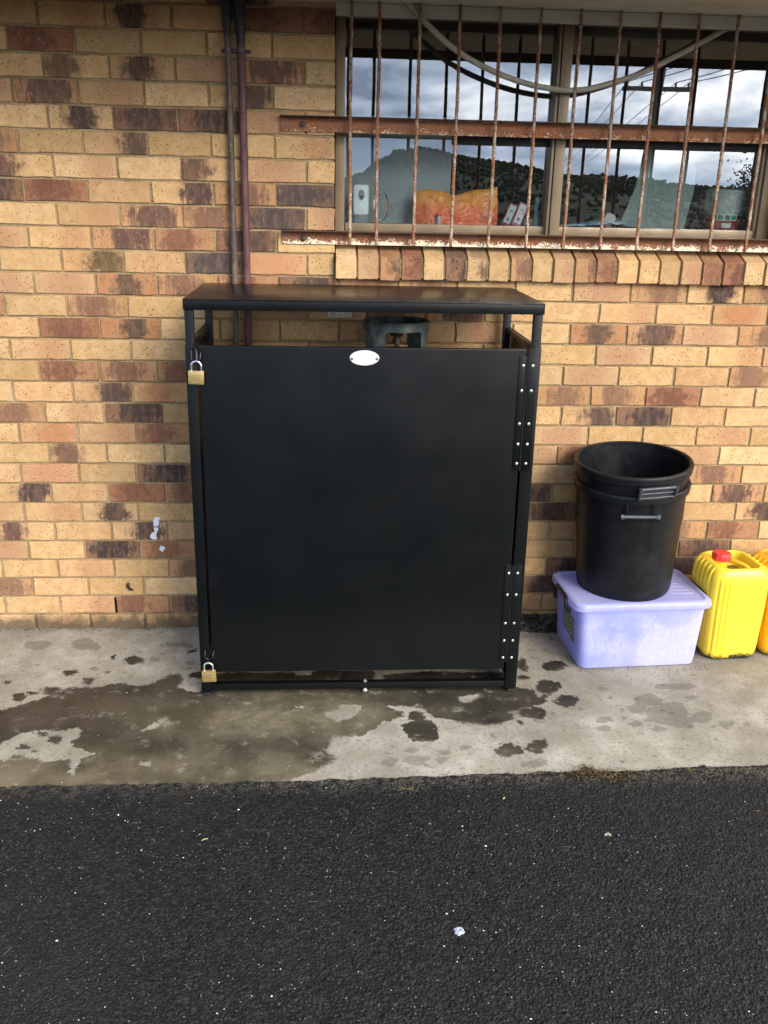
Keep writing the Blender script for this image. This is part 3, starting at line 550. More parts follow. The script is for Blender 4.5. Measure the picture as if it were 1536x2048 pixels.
    dm = m.rng(m.math('SUBTRACT', m.math('ADD', dr, m.math('MULTIPLY', m.math('SUBTRACT', m.noise(22, 6, .7, off=(1, 1, 0)), .5), .5)), .5), -.02, .09)
    c = m.mix(m.math('MULTIPLY', dm, .92), c, m.mix(m.rng(m.noise(120, 4, .7), .35, .65), (.012, .011, .009), (.07, .06, .045)))
    pit = m.math('MULTIPLY', m.rng(m.voro(60), .06, .11, 1, 0), m.rng(m.noise(4, 3, off=(7, 1, 0)), .5, .6))
    c = m.mix(m.math('MULTIPLY', pit, .8), c, (.02, .018, .015))
    m.col(c)
    m.rough(m.math('SUBTRACT', .85, m.math('MULTIPLY', wm, .38)))
    brm = m.noise(90, 3, .6, stretch=(6, .35, 1))
    h = m.math('SUBTRACT', m.math('ADD', m.math('MULTIPLY', brm, .5), m.math('ADD', m.math('MULTIPLY', ng, .35), m.math('MULTIPLY', nf, .4))), m.math('MULTIPLY', pit, .8))
    m.bump(h, .35, .003)
    me.materials.append(m.m)
slab()
def edge_y(x):
    xs = [-2, .09, .739, 1.1, 1.576, 1.85, 1.97, 2.1, 2.25, 2.4, 2.7, 6.5]; ys = [-1.18, -1.177, -1.179, -1.178, -1.164, -1.158, -1.15, -1.16, -1.155, -1.143, -1.141, -1.12]
    return float(np.interp(x, xs, ys))
def asphalt():
    m = Mat('asphalt', .75, 0, .22)
    nz = m.n('ShaderNodeTexNoise'); nz.inputs['Scale'].default_value = 60; m.l(m.oc(), nz.inputs['Vector'])
    wp = m.n('ShaderNodeVectorMath', operation='MULTIPLY_ADD'); m.l(nz.outputs['Color'], wp.inputs[0]); wp.inputs[1].default_value = (.010, .010, .010); m.l(m.oc(), wp.inputs[2])
    d1 = m.voro(115, vec=wp.outputs[0]); d2 = m.voro(230, vec=wp.outputs[0]); cc = m.sep(m.voro(115, 'Color', vec=wp.outputs[0])); c2 = m.sep(m.voro(230, 'Color', vec=wp.outputs[0]))
    big = m.noise(1.1, 4, .55); mid = m.noise(7, 5, .6)
    base = m.mix(m.rng(big, .35, .65), (.0046, .0044, .0042), (.0060, .0068, .0076))
    base = m.mix(m.rng(mid, .3, .7, 0, .55), base, (.0032, .0035, .0037))
    base = m.mix(m.rng(cc['X'], .50, 1, 0, .85), base, (.019, .020, .0215))
    cL = m.sep(m.voro(62, 'Color', vec=wp.outputs[0])); base = m.mix(m.rng(cL['X'], .72, .92, 0, .6), base, m.mix(cL['Y'], (.026, .024, .022), (.012, .013, .015)))
    base = m.mix(m.rng(c2['Y'], .90, .99, 0, .75), base, (.040, .038, .034))
    base = m.mix(m.rng(m.noise(2.4, 5, .6, off=(3, 7, 0)), .54, .70, 0, .6), base, (.016, .012, .0095))
    base = m.mix(m.rng(m.noise(.75, 4, .6, off=(1, 3, 0)), .50, .66, 0, .6), base, (.0150, .0146, .0142))
    base = m.mix(m.math('MULTIPLY', m.rng(m.noise(26, 5, .7), .55, .70), .45), base, (.030, .028, .025))
    sp = m.math('MULTIPLY', m.rng(c2['X'], .988, .992), m.rng(d2, .22, .34, 1, 0))
    base = m.mix(m.math('MULTIPLY', sp, .85), base, (.42, .42, .42))
    yy = m.sep(m.oc())['Y']
    ds = m.math('MULTIPLY', m.rng(m.math('ADD', yy, m.math('MULTIPLY', m.noise(8, 5, .7), .12)), -1.22, -1.10), m.rng(m.noise(40, 4, .7), .40, .6))
    base = m.mix(m.math('MULTIPLY', ds, .7), base, (.11, .095, .07))
    m.col(base); m.rough(m.rng(cc['Z'], 0, 1, .62, .95))
    h = m.math('ADD', m.math('MULTIPLY', m.math('POWER', m.math('SUBTRACT', 1., d1), 1.), m.math('ADD', .6, m.math('MULTIPLY', cc['Y'], 1.1))), m.math('MULTIPLY', d2, -.35))
    d3 = m.voro(62, vec=wp.outputs[0]); c3 = m.sep(m.voro(62, 'Color', vec=wp.outputs[0]))
    h = m.math('ADD', h, m.math('MULTIPLY', m.math('SUBTRACT', .8, d3), m.rng(c3['X'], .55, .8, 0, 1.6)))
    m.bump(m.math('ADD', h, m.math('MULTIPLY', m.noise(25, 3), 1.2)), 1., .0100)
    xs = list(np.arange(-1.2, 4.4, .006)); f = []; vs = []
    pts = []
    for x in xs:
        e = edge_y(x)+.012*mnoise.noise(Vector((x*14, 0, 3)))+.006*mnoise.noise(Vector((x*55, 1, 3)))+.003*mnoise.noise(Vector((x*160, 1, 3)))
        pts.append((x, e))
    n = len(pts)
    vs = [(x, e+.003, -.001) for x, e in pts]+[(x, e, .0045) for x, e in pts]+[(x, -1.35, .006) for x, e in pts]+[(x, -3., .006) for x, e in pts]
    f = [[r*n+i, r*n+i+1, (r+1)*n+i+1, (r+1)*n+i] for r in range(3) for i in range(n-1)]
    o = len(vs); vs += [(-60, -1.2, .006), (-60, -3, .006), (60, -3, .006), (60, -1.2, .006), (-60, -55, .006), (60, -55, .006)]
    L, Rr = 2*n, 3*n-1
    f += [[o, o+1, 3*n, 2*n, n], [3*n-1, 4*n-1, o+2, o+3, 2*n-1], [o+1, o+4, o+5, o+2, 4*n-1, 3*n]]
    me = bpy.data.meshes.new('asphalt'); me.from_pydata(vs, [], f); me.materials.append(m.m)
    o = bpy.data.objects.new('asphalt', me); C.objects.link(o); tag(o, kind='structure')
asphalt()
b = MB(); b.add([(-600, 600, -.12), (600, 600, -.12), (600, -700, -.12), (-600, -700, -.12)], [[0, 1, 2, 3]])
tag(b.build('ground', plain('grassy_ground', (44, 50, 32), .95, var=.3, scale=.4)), kind='structure')

# grit, straw and litter
MCH = plain('pale_chip', (205, 205, 200), .8, var=.15, scale=300)
def grit():
    b = MB(); r_ = random.Random(3)
    def chip(x, y, z, s):
        if r_.random() < .12: s *= 1.5
        a = r_.uniform(0, 6.28); k = r_.randint(4, 6); el = r_.uniform(.5, 1)
        top = [(x+s*cos(a+6.283*i/k)*r_.uniform(.6, 1), y+s*el*sin(a+6.283*i/k)*r_.uniform(.6, 1), z+s*.35) for i in range(k)]
        bot = [(x+(p[0]-x)*1.25, y+(p[1]-y)*1.25, z) for p in top]
        b.add(top+bot, [list(range(k))]+[[i, (i+1) % k, k+(i+1) % k, k+i] for i in range(k)])
    for i in range(1900):
        y = -1.18-(r_.random()**1.0)*1.15; x = r_.uniform(.0, 3.0)
        if mnoise.noise(Vector((x*1.5, y*2, 1)))+r_.uniform(-.5, .5) < -.25: continue
        chip(x, y, .006, min(.0036, .00085*math.exp(r_.gauss(0, .45))))
    for i in range(150):
        chip(r_.uniform(-.1, 3.4), r_.uniform(-1.16, -.05), .0005, min(.0035, .0012*math.exp(r_.gauss(0, .4))))
    return b.build('grit', MCH)
tag(grit(), kind='stuff')
MST = plain('straw', (118, 98, 64), .9, var=.3, scale=90); MDK = plain('dark_litter', (44, 36, 27), .95, var=.4, scale=200)
def straws():
    b = MB(); r_ = random.Random(11)
    def st(x, y, L, a, z=.008, w=.00045, mi=0, lift=0):
        c = r_.uniform(-.9, .9); p = []
        for i in range(5):
            t = i/4; aa = a+c*t; x += cos(aa)*L/4; y += sin(aa)*L/4; p.append((x, y, z+lift*sin(pi*t)+r_.uniform(0, .0012)))
        b.tube(p, w, 4, mi, True, False)
    for i in range(34): st(r_.uniform(.1, 2.9), r_.uniform(-2.2, -1.19), r_.uniform(.008, .03), r_.uniform(0, 6.28))
    for i in range(300):
        x = r_.gauss(2.08, .065); y = -1.155-abs(r_.gauss(0, .035))+.03*max(0, 1-abs(x-2.05)/.05); st(x, y, r_.uniform(.006, .022), r_.gauss(0, 1.4), .009, .0005, 0 if r_.random() < .55 else 1, r_.uniform(0, .008))
    for i in range(150):
        x = r_.uniform(1.35, 2.6); st(x, edge_y(x)-r_.uniform(-.004, .03), r_.uniform(.006, .02), r_.gauss(0, .7), .008, .0006, 0 if r_.random() < .5 else 1, .002)
    for i in range(22): st(r_.gauss(1.43, .02), r_.gauss(-1.235, .012), r_.uniform(.006, .016), r_.uniform(0, 6.28), .009, .0006)
    return b.build('dry_grass', [MST, MDK])
tag(straws(), kind='stuff')
def crumbs():
    b = MB(); r_ = random.Random(5)
    def cr_(x, y, s, z=0):
        k = 5; a = r_.uniform(0, 6)
        rg = [(x+s*cos(a+1.2566*i)*r_.uniform(.6, 1.1), y+s*sin(a+1.2566*i)*r_.uniform(.6, 1.1), z) for i in range(k)]
        b.add(rg+[(x, y, z+s*r_.uniform(.4, .8))], [[i, (i+1) % k, k] for i in range(k)])
    for i in range(1100):
        x = r_.gauss(2.08, .075); cr_(x, -1.165-abs(r_.gauss(0, .035))+.035*max(0, 1-abs(x-2.05)/.06), r_.uniform(.001, .0035), .006)
    for i in range(420): cr_(r_.uniform(1.93, 2.28), -abs(r_.gauss(0, .055))-.005, r_.uniform(.001, .005))
    for i in range(420): cr_(r_.uniform(-.4, .68), -abs(r_.gauss(0, .014))-.002, r_.uniform(.001, .0035))
    for i in range(150): cr_(r_.uniform(2.2, 2.78), r_.gauss(-.44, .012), r_.uniform(.001, .003))
    for i in range(260): cr_(r_.uniform(1.9, 3.2), r_.uniform(-1.1, -.45), r_.uniform(.0006, .002))
    return b.build('soil_crumbs', MDK)
tag(crumbs(), kind='stuff')
def heap():
    b = MB(); nx, ny = 110, 40; x0, x1 = 1.915, 2.36; vs = []
    for j in range(ny+1):
        for i in range(nx+1):
            x = x0+(x1-x0)*i/nx; t = j/ny; w = .085+.03*mnoise.noise(Vector((x*9, 2, 1))); y = .004-(w+.02)*t
            h = .058*max(0, 1-t*1.05)**1.3*min(1, (x-x0)/.03, (x1-x)/.05)+.007*mnoise.noise(Vector((x*60, y*60, 3)))*(1-t)+.004*mnoise.noise(Vector((x*160, y*160, 3)))*(1-t*.6)
            vs.append((x, y, h-.0015-.003*(t > .97)))
    b.add(vs, [[j*(nx+1)+i, j*(nx+1)+i+1, (j+1)*(nx+1)+i+1, (j+1)*(nx+1)+i] for j in range(ny) for i in range(nx)])
    m = Mat('wall_foot_soil', .95, 0, .15); m.col(m.mix(m.rng(m.noise(70, 5, .75), .40, .62), (.014, .012, .010), m.mix(m.rng(m.noise(18, 3), .4, .6), (.06, .052, .042), (.15, .135, .115)))); m.bump(m.noise(120, 5, .7), .9, .006)
    return b.build('soil', m.m)
tag(heap(), kind='stuff')
b = MB(); r_ = random.Random(2)
n = 22; rg = []
for s_, z in ((1, .006), (.85, .010), (.5, .0115), (.42, .009)):
    rr = random.Random(21); rg.append([(1.509+s_*.0135*(1+rr.uniform(-.22, .2))*cos(2*pi*k/n), -1.862+s_*.0155*(1+rr.uniform(-.22, .2))*sin(2*pi*k/n), z) for k in range(n)])
b.loft(rg)
tag(b.build('dropping', plain('chalky_white', (150, 154, 164), .9, var=.25, scale=260, bs=.5)), 'ragged white bird dropping dried on the dark asphalt', 'bird dropping')
b = MB()
for (x, y, s_) in ((2.024, -1.487, .006), (2.03, -1.492, .004), (2.016, -1.49, .004)):
    b.loft([[(x+s_*q*cos(2*pi*k/9)*(1+.2*sin(3*k)), y+.7*s_*q*sin(2*pi*k/9), z) for k in range(9)] for q, z in ((1, .006), (.7, .011), (.2, .013))])
tag(b.build('leaf_scrap', plain('leaf_scrap', (140, 130, 115), .9, scale=200)), 'small crumpled grey leaf scrap on asphalt right of centre', 'leaf')
for (x, y, a, L, lab, c_) in ((.79, -1.47, .5, .022, 'thin yellow green leaf blade lying on the asphalt at left', (150, 150, 90)), (1.735, -1.30, .9, .016, 'small tan leaf curled on asphalt below the straw tuft', (165, 150, 105))):
    b = MB(); n = 6; vs = []
    for i in range(n+1):
        t = i/n; w = .0028*sin(pi*t)+.0002; X = x+cos(a)*L*(t-.5); Y = y+sin(a)*L*(t-.5); h = .0085+.002*sin(pi*t)
        vs += [(X-sin(a)*w, Y+cos(a)*w, h), (X, Y, h+.001), (X+sin(a)*w, Y-cos(a)*w, h)]
    b.add(vs, [[i*3+j, i*3+j+1, i*3+4+j, i*3+3+j] for i in range(n) for j in (0, 1)]); tag(b.build('leaf', plain('leaf_'+str(c_[0]), c_, .8, scale=100)), lab, 'leaf')

# ------------------------------------------------------------------ eave above the window
MEA = plain('eave_board', (205, 200, 182), .8, var=.12, scale=6)
ev = empty('eave', (1.8, -.4, 2.52), 'weathered grey eave lining board over window and brick wall', 'eave')
b = MB(); b.box((-1.6, -.80, 2.525), (6.2, .0, 2.545)); b.box((WX0, 0, 2.527), (WX1, .13, 2.547)); b.build('soffit', MEA, ev)
b = MB(); b.box((-1.6, -.825, 2.485), (6.2, -.802, 2.72)); b.build('fascia', plain('fascia_paint', (52, 54, 60), .6), ev)
b = MB(); b.box((WX0-.0, -.02, 2.482), (WX1+.1, .012, 2.5235), .002); b.build('head_trim', MEA, ev)
b = MB(); b.prism([(-.9, 2.722), (.26, 3.1), (.26, 3.14), (-.9, 2.765)], 0, -1.6, 6.2); b.build('roof_sheet', plain('roof_steel', (90, 92, 96), .5), ev)

# ------------------------------------------------------------------ pipes
def pipe_mat(name, c1, c2, c3):
    m = Mat(name, .6, 0, .4)
    f = m.noise(14, 6, .7, stretch=(1, 1, .35)); g = m.noise(45, 5, .7)
    c = m.mix(m.rng(f, .4, .6), lin(c1), lin(c2)); c = m.mix(m.rng(g, .54, .68), c, lin(c3)); m.col(c); m.bump(g, .4, .002); m.rough(m.rng(g, .3, .7, .45, .8)); return m.m
def pipe(x0, x1, r, mat, label, wob):
    e = empty('pipe', (x0, -.03, 0), label, 'pipe', 'pipes running down the wall behind the cabinet')
    pts = [(x0+(x1-x0)*t+wob*sin(t*7), -.03+.003*sin(t*9), 0.002+2.52*(1-t)) for t in [i/24 for i in range(25)]][::-1]
    MB().tube(pts, r, 20).build('tube', mat, e)
    return e
P1 = pipe(.797, .797, .0115, pipe_mat('old_grey_pipe', (95, 82, 74), (66, 56, 52), (120, 108, 95)), 'thinner grey brown pitted pipe, left one of the pair on the wall', .0022)
P2 = pipe(.846, .846, .0145, pipe_mat('maroon_pipe', (98, 62, 62), (78, 50, 52), (60, 44, 44)), 'thicker maroon pipe, right one of the pair on the wall', .001)
MTP = plain('black_tape', (38, 38, 44), .6, var=.2)
MB().tube([(.7975, -.03, 2.40), (.797, -.03, 2.46), (.795, -.03, 2.52)], [.0125, .018, .0185], 18).build('tape_wrap', MTP, P1)
MB().tube([(.846, -.03, 2.372), (.845, -.03, 2.43), (.843, -.03, 2.52)], [.0155, .0185, .021], 18).build('tape_wrap', MTP, P2)
MB().tube([(.842, -.032, 2.42), (.825, -.034, 2.45), (.806, -.034, 2.50), (.80, -.03, 2.515)], .006, 10).build('wire', MTP, P2)
cl = empty('pipe_clamp', (.823, -.02, 2.352), 'small metal saddle clamp with screws holding both pipes to brick', 'clamp')
b = MB()
for cx_, r in ((.797, .0135), (.846, .0165)):
    arc = [(cx_+r*cos(a), -.03-r*sin(a)) for a in np.linspace(-.4, pi+.4, 18)]; arc2 = [(cx_+(r+.002)*cos(a), -.03-(r+.002)*sin(a)) for a in np.linspace(pi+.4, -.4, 18)]
    b.prism(arc+arc2, 2, 2.346, 2.358)
b.box((.770, -.006, 2.346), (.786, -.001, 2.358)); b.box((.811, -.008, 2.345), (.832, -.001, 2.359)); b.box((.861, -.006, 2.346), (.879, -.001, 2.358))
b.build('strap', plain('clamp_steel', (92, 82, 84), .5, .5), cl)
MZN = plain('zinc', (205, 205, 200), .3, .9, var=.05)
for x in (.775, .822, .874): MB().lathe([(.0045, -.0), (.0042, .002), (.002, .0035), (0, .0036)], n=12).build('screw', MZN if x == .822 else plain('dull_screw', (110, 98, 98), .5, .6), cl, local=1).matrix_local = Matrix.Translation((x-.823, .012, 0)) @ Matrix.Rotation(R(90), 4, 'X')

# ------------------------------------------------------------------ window
FR = plain('bronze_aluminium', (138, 121, 97), .42, .25, var=.06, scale=8, bs=.03)
def glassmat(refl):
    m = Mat('window_glass'); tr = m.n('ShaderNodeBsdfTransparent'); tr.inputs[0].default_value = (.90, .95, .94, 1)
    gl = m.n('ShaderNodeBsdfGlossy'); gl.inputs['Roughness'].default_value = .004; gl.inputs[0].default_value = (.93, .97, 1, 1)
    fr = m.n('ShaderNodeFresnel'); fr.inputs[0].default_value = 1.5
    f = m.math('ADD', m.math('MULTIPLY', fr.outputs[0], 1.3), refl)
    bp = m.n('ShaderNodeBump'); bp.inputs['Strength'].default_value = .05; bp.inputs['Distance'].default_value = .004; m.l(m.noise(2.3, 2), bp.inputs['Height']); m.l(bp.outputs[0], gl.inputs['Normal'])
    ms = m.n('ShaderNodeMixShader'); m.l(f, ms.inputs[0]); m.l(tr.outputs[0], ms.inputs[1]); m.l(gl.outputs[0], ms.inputs[2])
    df = m.n('ShaderNodeBsdfDiffuse'); df.inputs[0].default_value = (.5, .5, .48, 1)
    m2 = m.n('ShaderNodeMixShader'); m.l(m.rng(m.noise(2.5, 6, .7), .35, .8, .006, .034), m2.inputs[0]); m.l(ms.outputs[0], m2.inputs[1]); m.l(df.outputs[0], m2.inputs[2])
    m.l(m2.outputs[0], m.out.inputs[0]); return m.m
GL = glassmat(.16)
win = empty('window', (2.1, .1, 1.7), 'bronze aluminium sliding window with reflective panes behind the rusty grille', 'window')
FY0, FY1 = .088, .16
def fr(name, a, b, bev=.0025): return MB().box(a, b, bev).build(name, FR, win)
fr('frame', (WX0+.001, FY0, 1.70), (1.232, FY1, 2.522)); 
b = MB(); b.box((1.232, FY0+.001, 1.705), (WX1-.002, FY1, 1.722), .002); b.box((1.232, FY0-.018, 1.692), (WX1-.002, FY0+.002, 1.704), .002)
b.box((1.236, .105, 1.7225), (WX1-.004, .150, 1.752), .002); b.box((1.232, FY0, 2.50), (WX1-.002, FY1, 2.522), .002)
b.build('frame', FR, win)
b = MB()
for x in (1.275, 1.292, 1.31, 1.90, 2.09, 2.80, 2.815, 2.83): b.box((x, FY0-.0195, 1.6955), (x+.009, FY0-.0175, 1.6985))
b.build('drain_slots', plain('slot_black', (14, 13, 12), .9), win)
fr('mullion', (2.054, .078, 1.7045), (2.064, .150, 2.50), .0015); fr('mullion', (2.068, .072, 1.7045), (2.108, .158, 2.50)); 
fr('frame', (2.945, FY0-.002, 1.7045), (WX1-.003, FY1+.002, 2.50)); fr('mullion', (2.932, .1, 1.7525), (2.9445, .14, 2.50), .0015)
# transom hidden behind the middle rail of the grille
fr('transom', (1.2325, .110, 2.108), (2.0535, .148, 2.140)); fr('transom', (2.1085, .110, 2.108), (2.9315, .148, 2.140))
MSS = plain('rail_reflection_dark', (36, 35, 34), .5)
for x0, x1 in ((1.662, 2.0535), (2.1085, 2.9315)): MB().box((x0, .118, 2.058), (x1, .128, 2.1075), .001).build('rail_reflection', MSS, win)  # added dark strip, stands in for the grille rail's reflection in the glass
for x0, x1 in ((1.2325, 2.0535), (2.1085, 2.9315)):
    for z0, z1 in ((1.7525, 2.1075), (2.1405, 2.4995)):
        b = MB(); b.add([(x0, .135, z0), (x1, .135, z0), (x1, .135, z1), (x0, .135, z1)], [[0, 1, 2, 3]]); b.build('glass_pane', GL, win)
# hanging cable between glass and bars
cx_ = [(1.457, 2.534), (1.525, 2.470), (1.631, 2.389), (1.738, 2.333), (1.875, 2.285), (2.012, 2.259), (2.129, 2.257), (2.243, 2.283), (2.375, 2.328), (2.467, 2.374), (2.576, 2.431), (2.684, 2.493), (2.755, 2.541)]
pts = []
for i, (x, z) in enumerate(cx_):
    t = i/12; y = -.045+.10*t**.7+.006; y = min(y, .05); s_ = (y+3.80)/3.80
    pts.append((CAM.x+(x-CAM.x)*s_, y, CAM.z+(z-CAM.z)*s_))
def smooth(pts, k=6):
    P = [Vector(p) for p in pts]; out = []
    for i in range(len(P)-1):
        p0, p1, p2, p3 = P[max(i-1, 0)], P[i], P[i+1], P[min(i+2, len(P)-1)]
        for j in range(k):
            t = j/k; out.append(.5*((2*p1)+(p2-p0)*t+(2*p0-5*p1+4*p2-p3)*t*t+(3*p1-p0-3*p2+p3)*t**3))
    return out+[P[-1]]
tag(MB().tube(smooth(pts), .0105, 14).build('cable', plain('grey_conduit', (178, 172, 152), .6, var=.12, scale=40)), 'grey flexible cable sagging in a loop behind the window bars', 'cable')

# ------------------------------------------------------------------ security grille
def rust_mat(name, paint, amount, streak):
    m = Mat(name, .75, 0, .3)
    P = m.noise(38, 6, .72, stretch=(1, 1, .45) if not streak else (.7, 1, 1)); Q = m.noise(160, 5, .7); B = m.noise(5, 3)
    rust = m.mix(m.rng(Q, .35, .65), (.17, .060, .024), (.40, .165, .070)); rust = m.mix(m.rng(B, .35, .65, 0, .6), rust, (.24, .11, .075))
    z = m.sep(m.oc())['Z']
    f = m.math('ADD', m.math('MULTIPLY', P, .55), m.math('MULTIPLY', Q, .45))
    if streak: f = m.math('MULTIPLY_ADD', f, 2.3, -.65)
    if streak:   # peeling paint survives towards the lower edge
        zz = m.rng(z, 0., .045, .10 if amount > .5 else .02, -.34); f = m.math('ADD', f, zz)
    msk = m.rng(f, .57-amount*.10, .60-amount*.10)
    m.col(m.mix(msk, rust, paint)); m.rough(m.rng(msk, 0, 1, .9, .55)); m.bump(m.math('ADD', m.math('MULTIPLY', msk, .6), Q), .7, .0015); return m.m
RB = rust_mat('rusty_bar', (.46, .37, .27), .70, False)
RM = rust_mat('rusty_rail', (.62, .46, .30), .0, True); RL = rust_mat('rusty_rail_peeling', (.80, .70, .52), .62, True)
RF = plain('rust_dark', (78, 56, 42), .85, var=.3, scale=30, bs=.5)
gr = empty('security_grille', (1.95, -.02, 1.67), 'rusty welded steel bar grille with peeling cream paint bolted over the window', 'window grille')
def rail(z0, z1, mat):
    e = bpy.data.objects.new('rail', None); 
    b = MB(); n = 60; x0, x1 = .985, 3.35
    b.box((x0, -.0085, z0), (x1, -.0025, z1-.0045), .0008, 0)
    b.box((x0, -.050, z1-.004), (x1, -.0025, z1), .0008, 1)
    o = b.build('rail', [mat, RF], gr, local=1)
    for v in o.data.vertices: v.co.z -= z0; v.co.x -= 1.95; v.co.y += .02
    o.location = (0, 0, z0-1.67); return o
rail(2.083, 2.138, RM); rail(1.672, 1.724, RL)
bars = [1.250, 1.353]+[1.501+.1495*i for i in range(13)]
for i, x in enumerate(bars):
    r_ = random.Random(i); pts = []; rs = []
    top = 2.524
    for j in range(90):
        z = 1.6735+(top-1.6735)*j/89
        pts.append((x+.0016*mnoise.noise(Vector((i*9.1, 0, z*5)))+(.001*sin(z*8+i)), -.0452 if True else 0, z)); rs.append(.0066+.0007*mnoise.noise(Vector((i*3.3, 5, z*70)))+.0003*r_.uniform(-1, 1))
    o = MB().tube(pts, rs, 10).build('bar', RB, gr, auto=False)
for z in (2.108, 1.695):
    o = MB().lathe([(.013, 0), (.013, .003), (.0095, .0035), (.009, .008), (.005, .011), (0, .0118)], n=20).build('bolt', plain('rusty_bolt', (92, 74, 62), .7, .3, var=.3), gr, local=1)
    o.location = (1.07-1.95, -.009+.02, z-1.67); o.rotation_euler = (R(90), 0, 0)

# ------------------------------------------------------------------ room behind the window
MRM = plain('dim_room_wall', (34, 36, 38), .9)
b = MB(); x0, x1, y0, y1, z0, z1 = .7, 3.6, .262, 3.2, .9, 2.9
b.add([(x0, y0, z0), (x1, y0, z0), (x1, y1, z0), (x0, y1, z0), (x0, y0, z1), (x1, y0, z1), (x1, y1, z1), (x0, y1, z1)], [[0, 1, 2, 3], [4, 5, 6, 7], [3, 2, 6, 7], [0, 3, 7, 4], [1, 2, 6, 5]])
tag(b.build('room_interior', MRM), kind='structure')
b = MB(); b.box((1.195, .1615, 1.715), (2.994, .46, 1.748), .003); shelf = tag(b.build('shelf', plain('shelf_brown', (110, 62, 44), .6, scale=12)), 'brown ledge inside the window carrying small household items', 'shelf')
SZ = 1.749
# pale frosted sheet
b = MB(); b.box((1.225, .300, 1.7495), (1.684, .3035, 2.170), .001)
mfs = Mat('frosted_sheet', .35); mfs.col((.42, .50, .54)); mfs.b.inputs['Transmission Weight'].default_value = .25
tag(b.build('plastic_sheet', mfs.m), 'tall pale blue grey plastic sheet standing inside left pane', 'plastic sheet')
# air freshener dispenser
PW = plain('white_plastic', (225, 232, 236), .35, var=.03); PG = plain('grey_plastic', (128, 138, 140), .4, var=.05)
def item(name, loc, lab, cat, group=None): return empty(name, loc, lab, cat, group)
# the sheet stands behind these: place them between the glass and the sheet
d = item('air_freshener', (1.300, .150, 1.752), 'white and grey air freshener dispenser in left corner of window', 'air freshener')
b = MB(); b.loft([rrect(1.300, .152, .032*s_, .011, .008, 5, z) for s_, z in ((.96, 1.785), (1., 1.80), (1.04, 1.88), (1.02, 1.892), (.9, 1.899))]); b.build('cover', PW, d)
b = MB(); b.loft([rrect(1.300, .152, .031, .0105, .008, 5, z) for z in (1.753, 1.7845)]); b.build('base', PG, d)
b = MB(); b.loft([rrect(1.300, .152, .033*s_, .0112, .008, 5, z) for s_, z in ((.9, 1.8995), (.8, 1.905), (.5, 1.908))])
b.lathe([(.013, 0), (.013, .002), (.010, .003), (.0, .0032)], n=24)
for i in range(len(b.v)-96, len(b.v)): 
    x, y, z = b.v[i]; b.v[i] = (1.302+x, .1405-z*.8, 1.860+y*1.6)
b.build('nozzle_plate', PG, d)
b = MB(); b.lathe([(.006, 0), (.006, .001), (0, .0012)], n=16); b.v = [(1.302+x, .1378-z, 1.852+y) for x, y, z in b.v]; b.build('nozzle', plain('nozzle_dark', (50, 55, 55), .5), d)
# metal hose clamp
b = MB(); n = 48; rr = []
for r_ in (.036, .034):
    for w in (-.009, .009): rr.append([(1.386+.9*(r_*.78)*cos(2*pi*k/n)+w*.5, .200+w, 1.818+r_*1.55*sin(2*pi*k/n)*.98+.0) for k in range(n)])
st = MB(); st.loft([rr[0], rr[1], rr[3], rr[2], rr[0]], cap0=False, cap1=False)
tag_o = empty('hose_clamp', (1.386, .152, 1.762), 'round stainless steel hose clamp standing on edge beside the dispenser', 'hose clamp')
st.v = [(x, .1505+(y-.2)*.6, z) for x, y, z in st.v]; st.build('band', plain('bright_steel', (190, 190, 185), .25, .8), tag_o)
MB().box((1.350, .141, 1.800), (1.360, .158, 1.842), .002).build('screw_housing', plain('steel_housing', (215, 215, 212), .3, .8), tag_o)
# orange bag
def bag():
    m = Mat('orange_film', .32, 0, .6); z = m.sep(m.oc())['Z']
    c = m.mix(m.rng(m.math('ADD', z, m.math('MULTIPLY', m.noise(14, 3), .05)), 1.80, 1.90), (.86, .17, .05), (.97, .40, .07))
    c = m.mix(m.rng(m.noise(20, 5, .6), .55, .7, 0, .6), c, (.30, .09, .06)); m.col(c); m.bump(m.noise(22, 4, .6, 1.5), .8, .01)
    nx, nz = 44, 18; b = MB(); r_ = random.Random(4)
    for side in (-1, 1):
        vs = []
        for j in range(nz+1):
            for i in range(nx+1):
                u, v = i/nx, j/nz
                top = 1.876+.018*u+.010*sin(u*9)*(1-u)+.010*max(0, (u-.85)/.15)-.012*math.exp(-((u-.5)/.12)**2)
                x = 1.522+.352*u+.006*sin(v*5)*(u-.5); z = 1.7515+(top-1.7515)*v
                bul = (max(0, sin(pi*min(1, max(0, u*.96+.02)))))**.5*(max(0, 1-v)**.45)
                wr = .010*mnoise.noise(Vector((u*9, v*4, side*3)))+.006*mnoise.noise(Vector((u*22, v*9, side*3)))
                vs.append((x, .226+side*(.050*bul+.002)+wr*(.4+bul), z))
        b.add(vs, [[j*(nx+1)+i, j*(nx+1)+i+1, (j+1)*(nx+1)+i+1, (j+1)*(nx+1)+i] for j in range(nz) for i in range(nx)], 0, True)
    return b.build('bag', m.m, auto=False)
tag(bag(), 'crumpled orange plastic bag lying full on ledge behind window bars', 'bag')
bt = empty('bottle', (1.632, .155, SZ), 'tiny clear bottle with a red cap in front of the orange bag', 'bottle')
MB().lathe([(0, .0), (.010, 0), (.0105, .004), (.0105, .026), (.008, .031), (.0075, .033)], (1.625, .172, SZ+.003), 20).build('body', plain('cloudy_plastic', (190, 185, 190), .3), bt)
MB().lathe([(.0095, .033), (.0095, .041), (.008, .043), (0, .0432)], (1.625, .172, SZ+.003), 20).build('cap', plain('red_cap_small', (215, 60, 55), .4), bt)
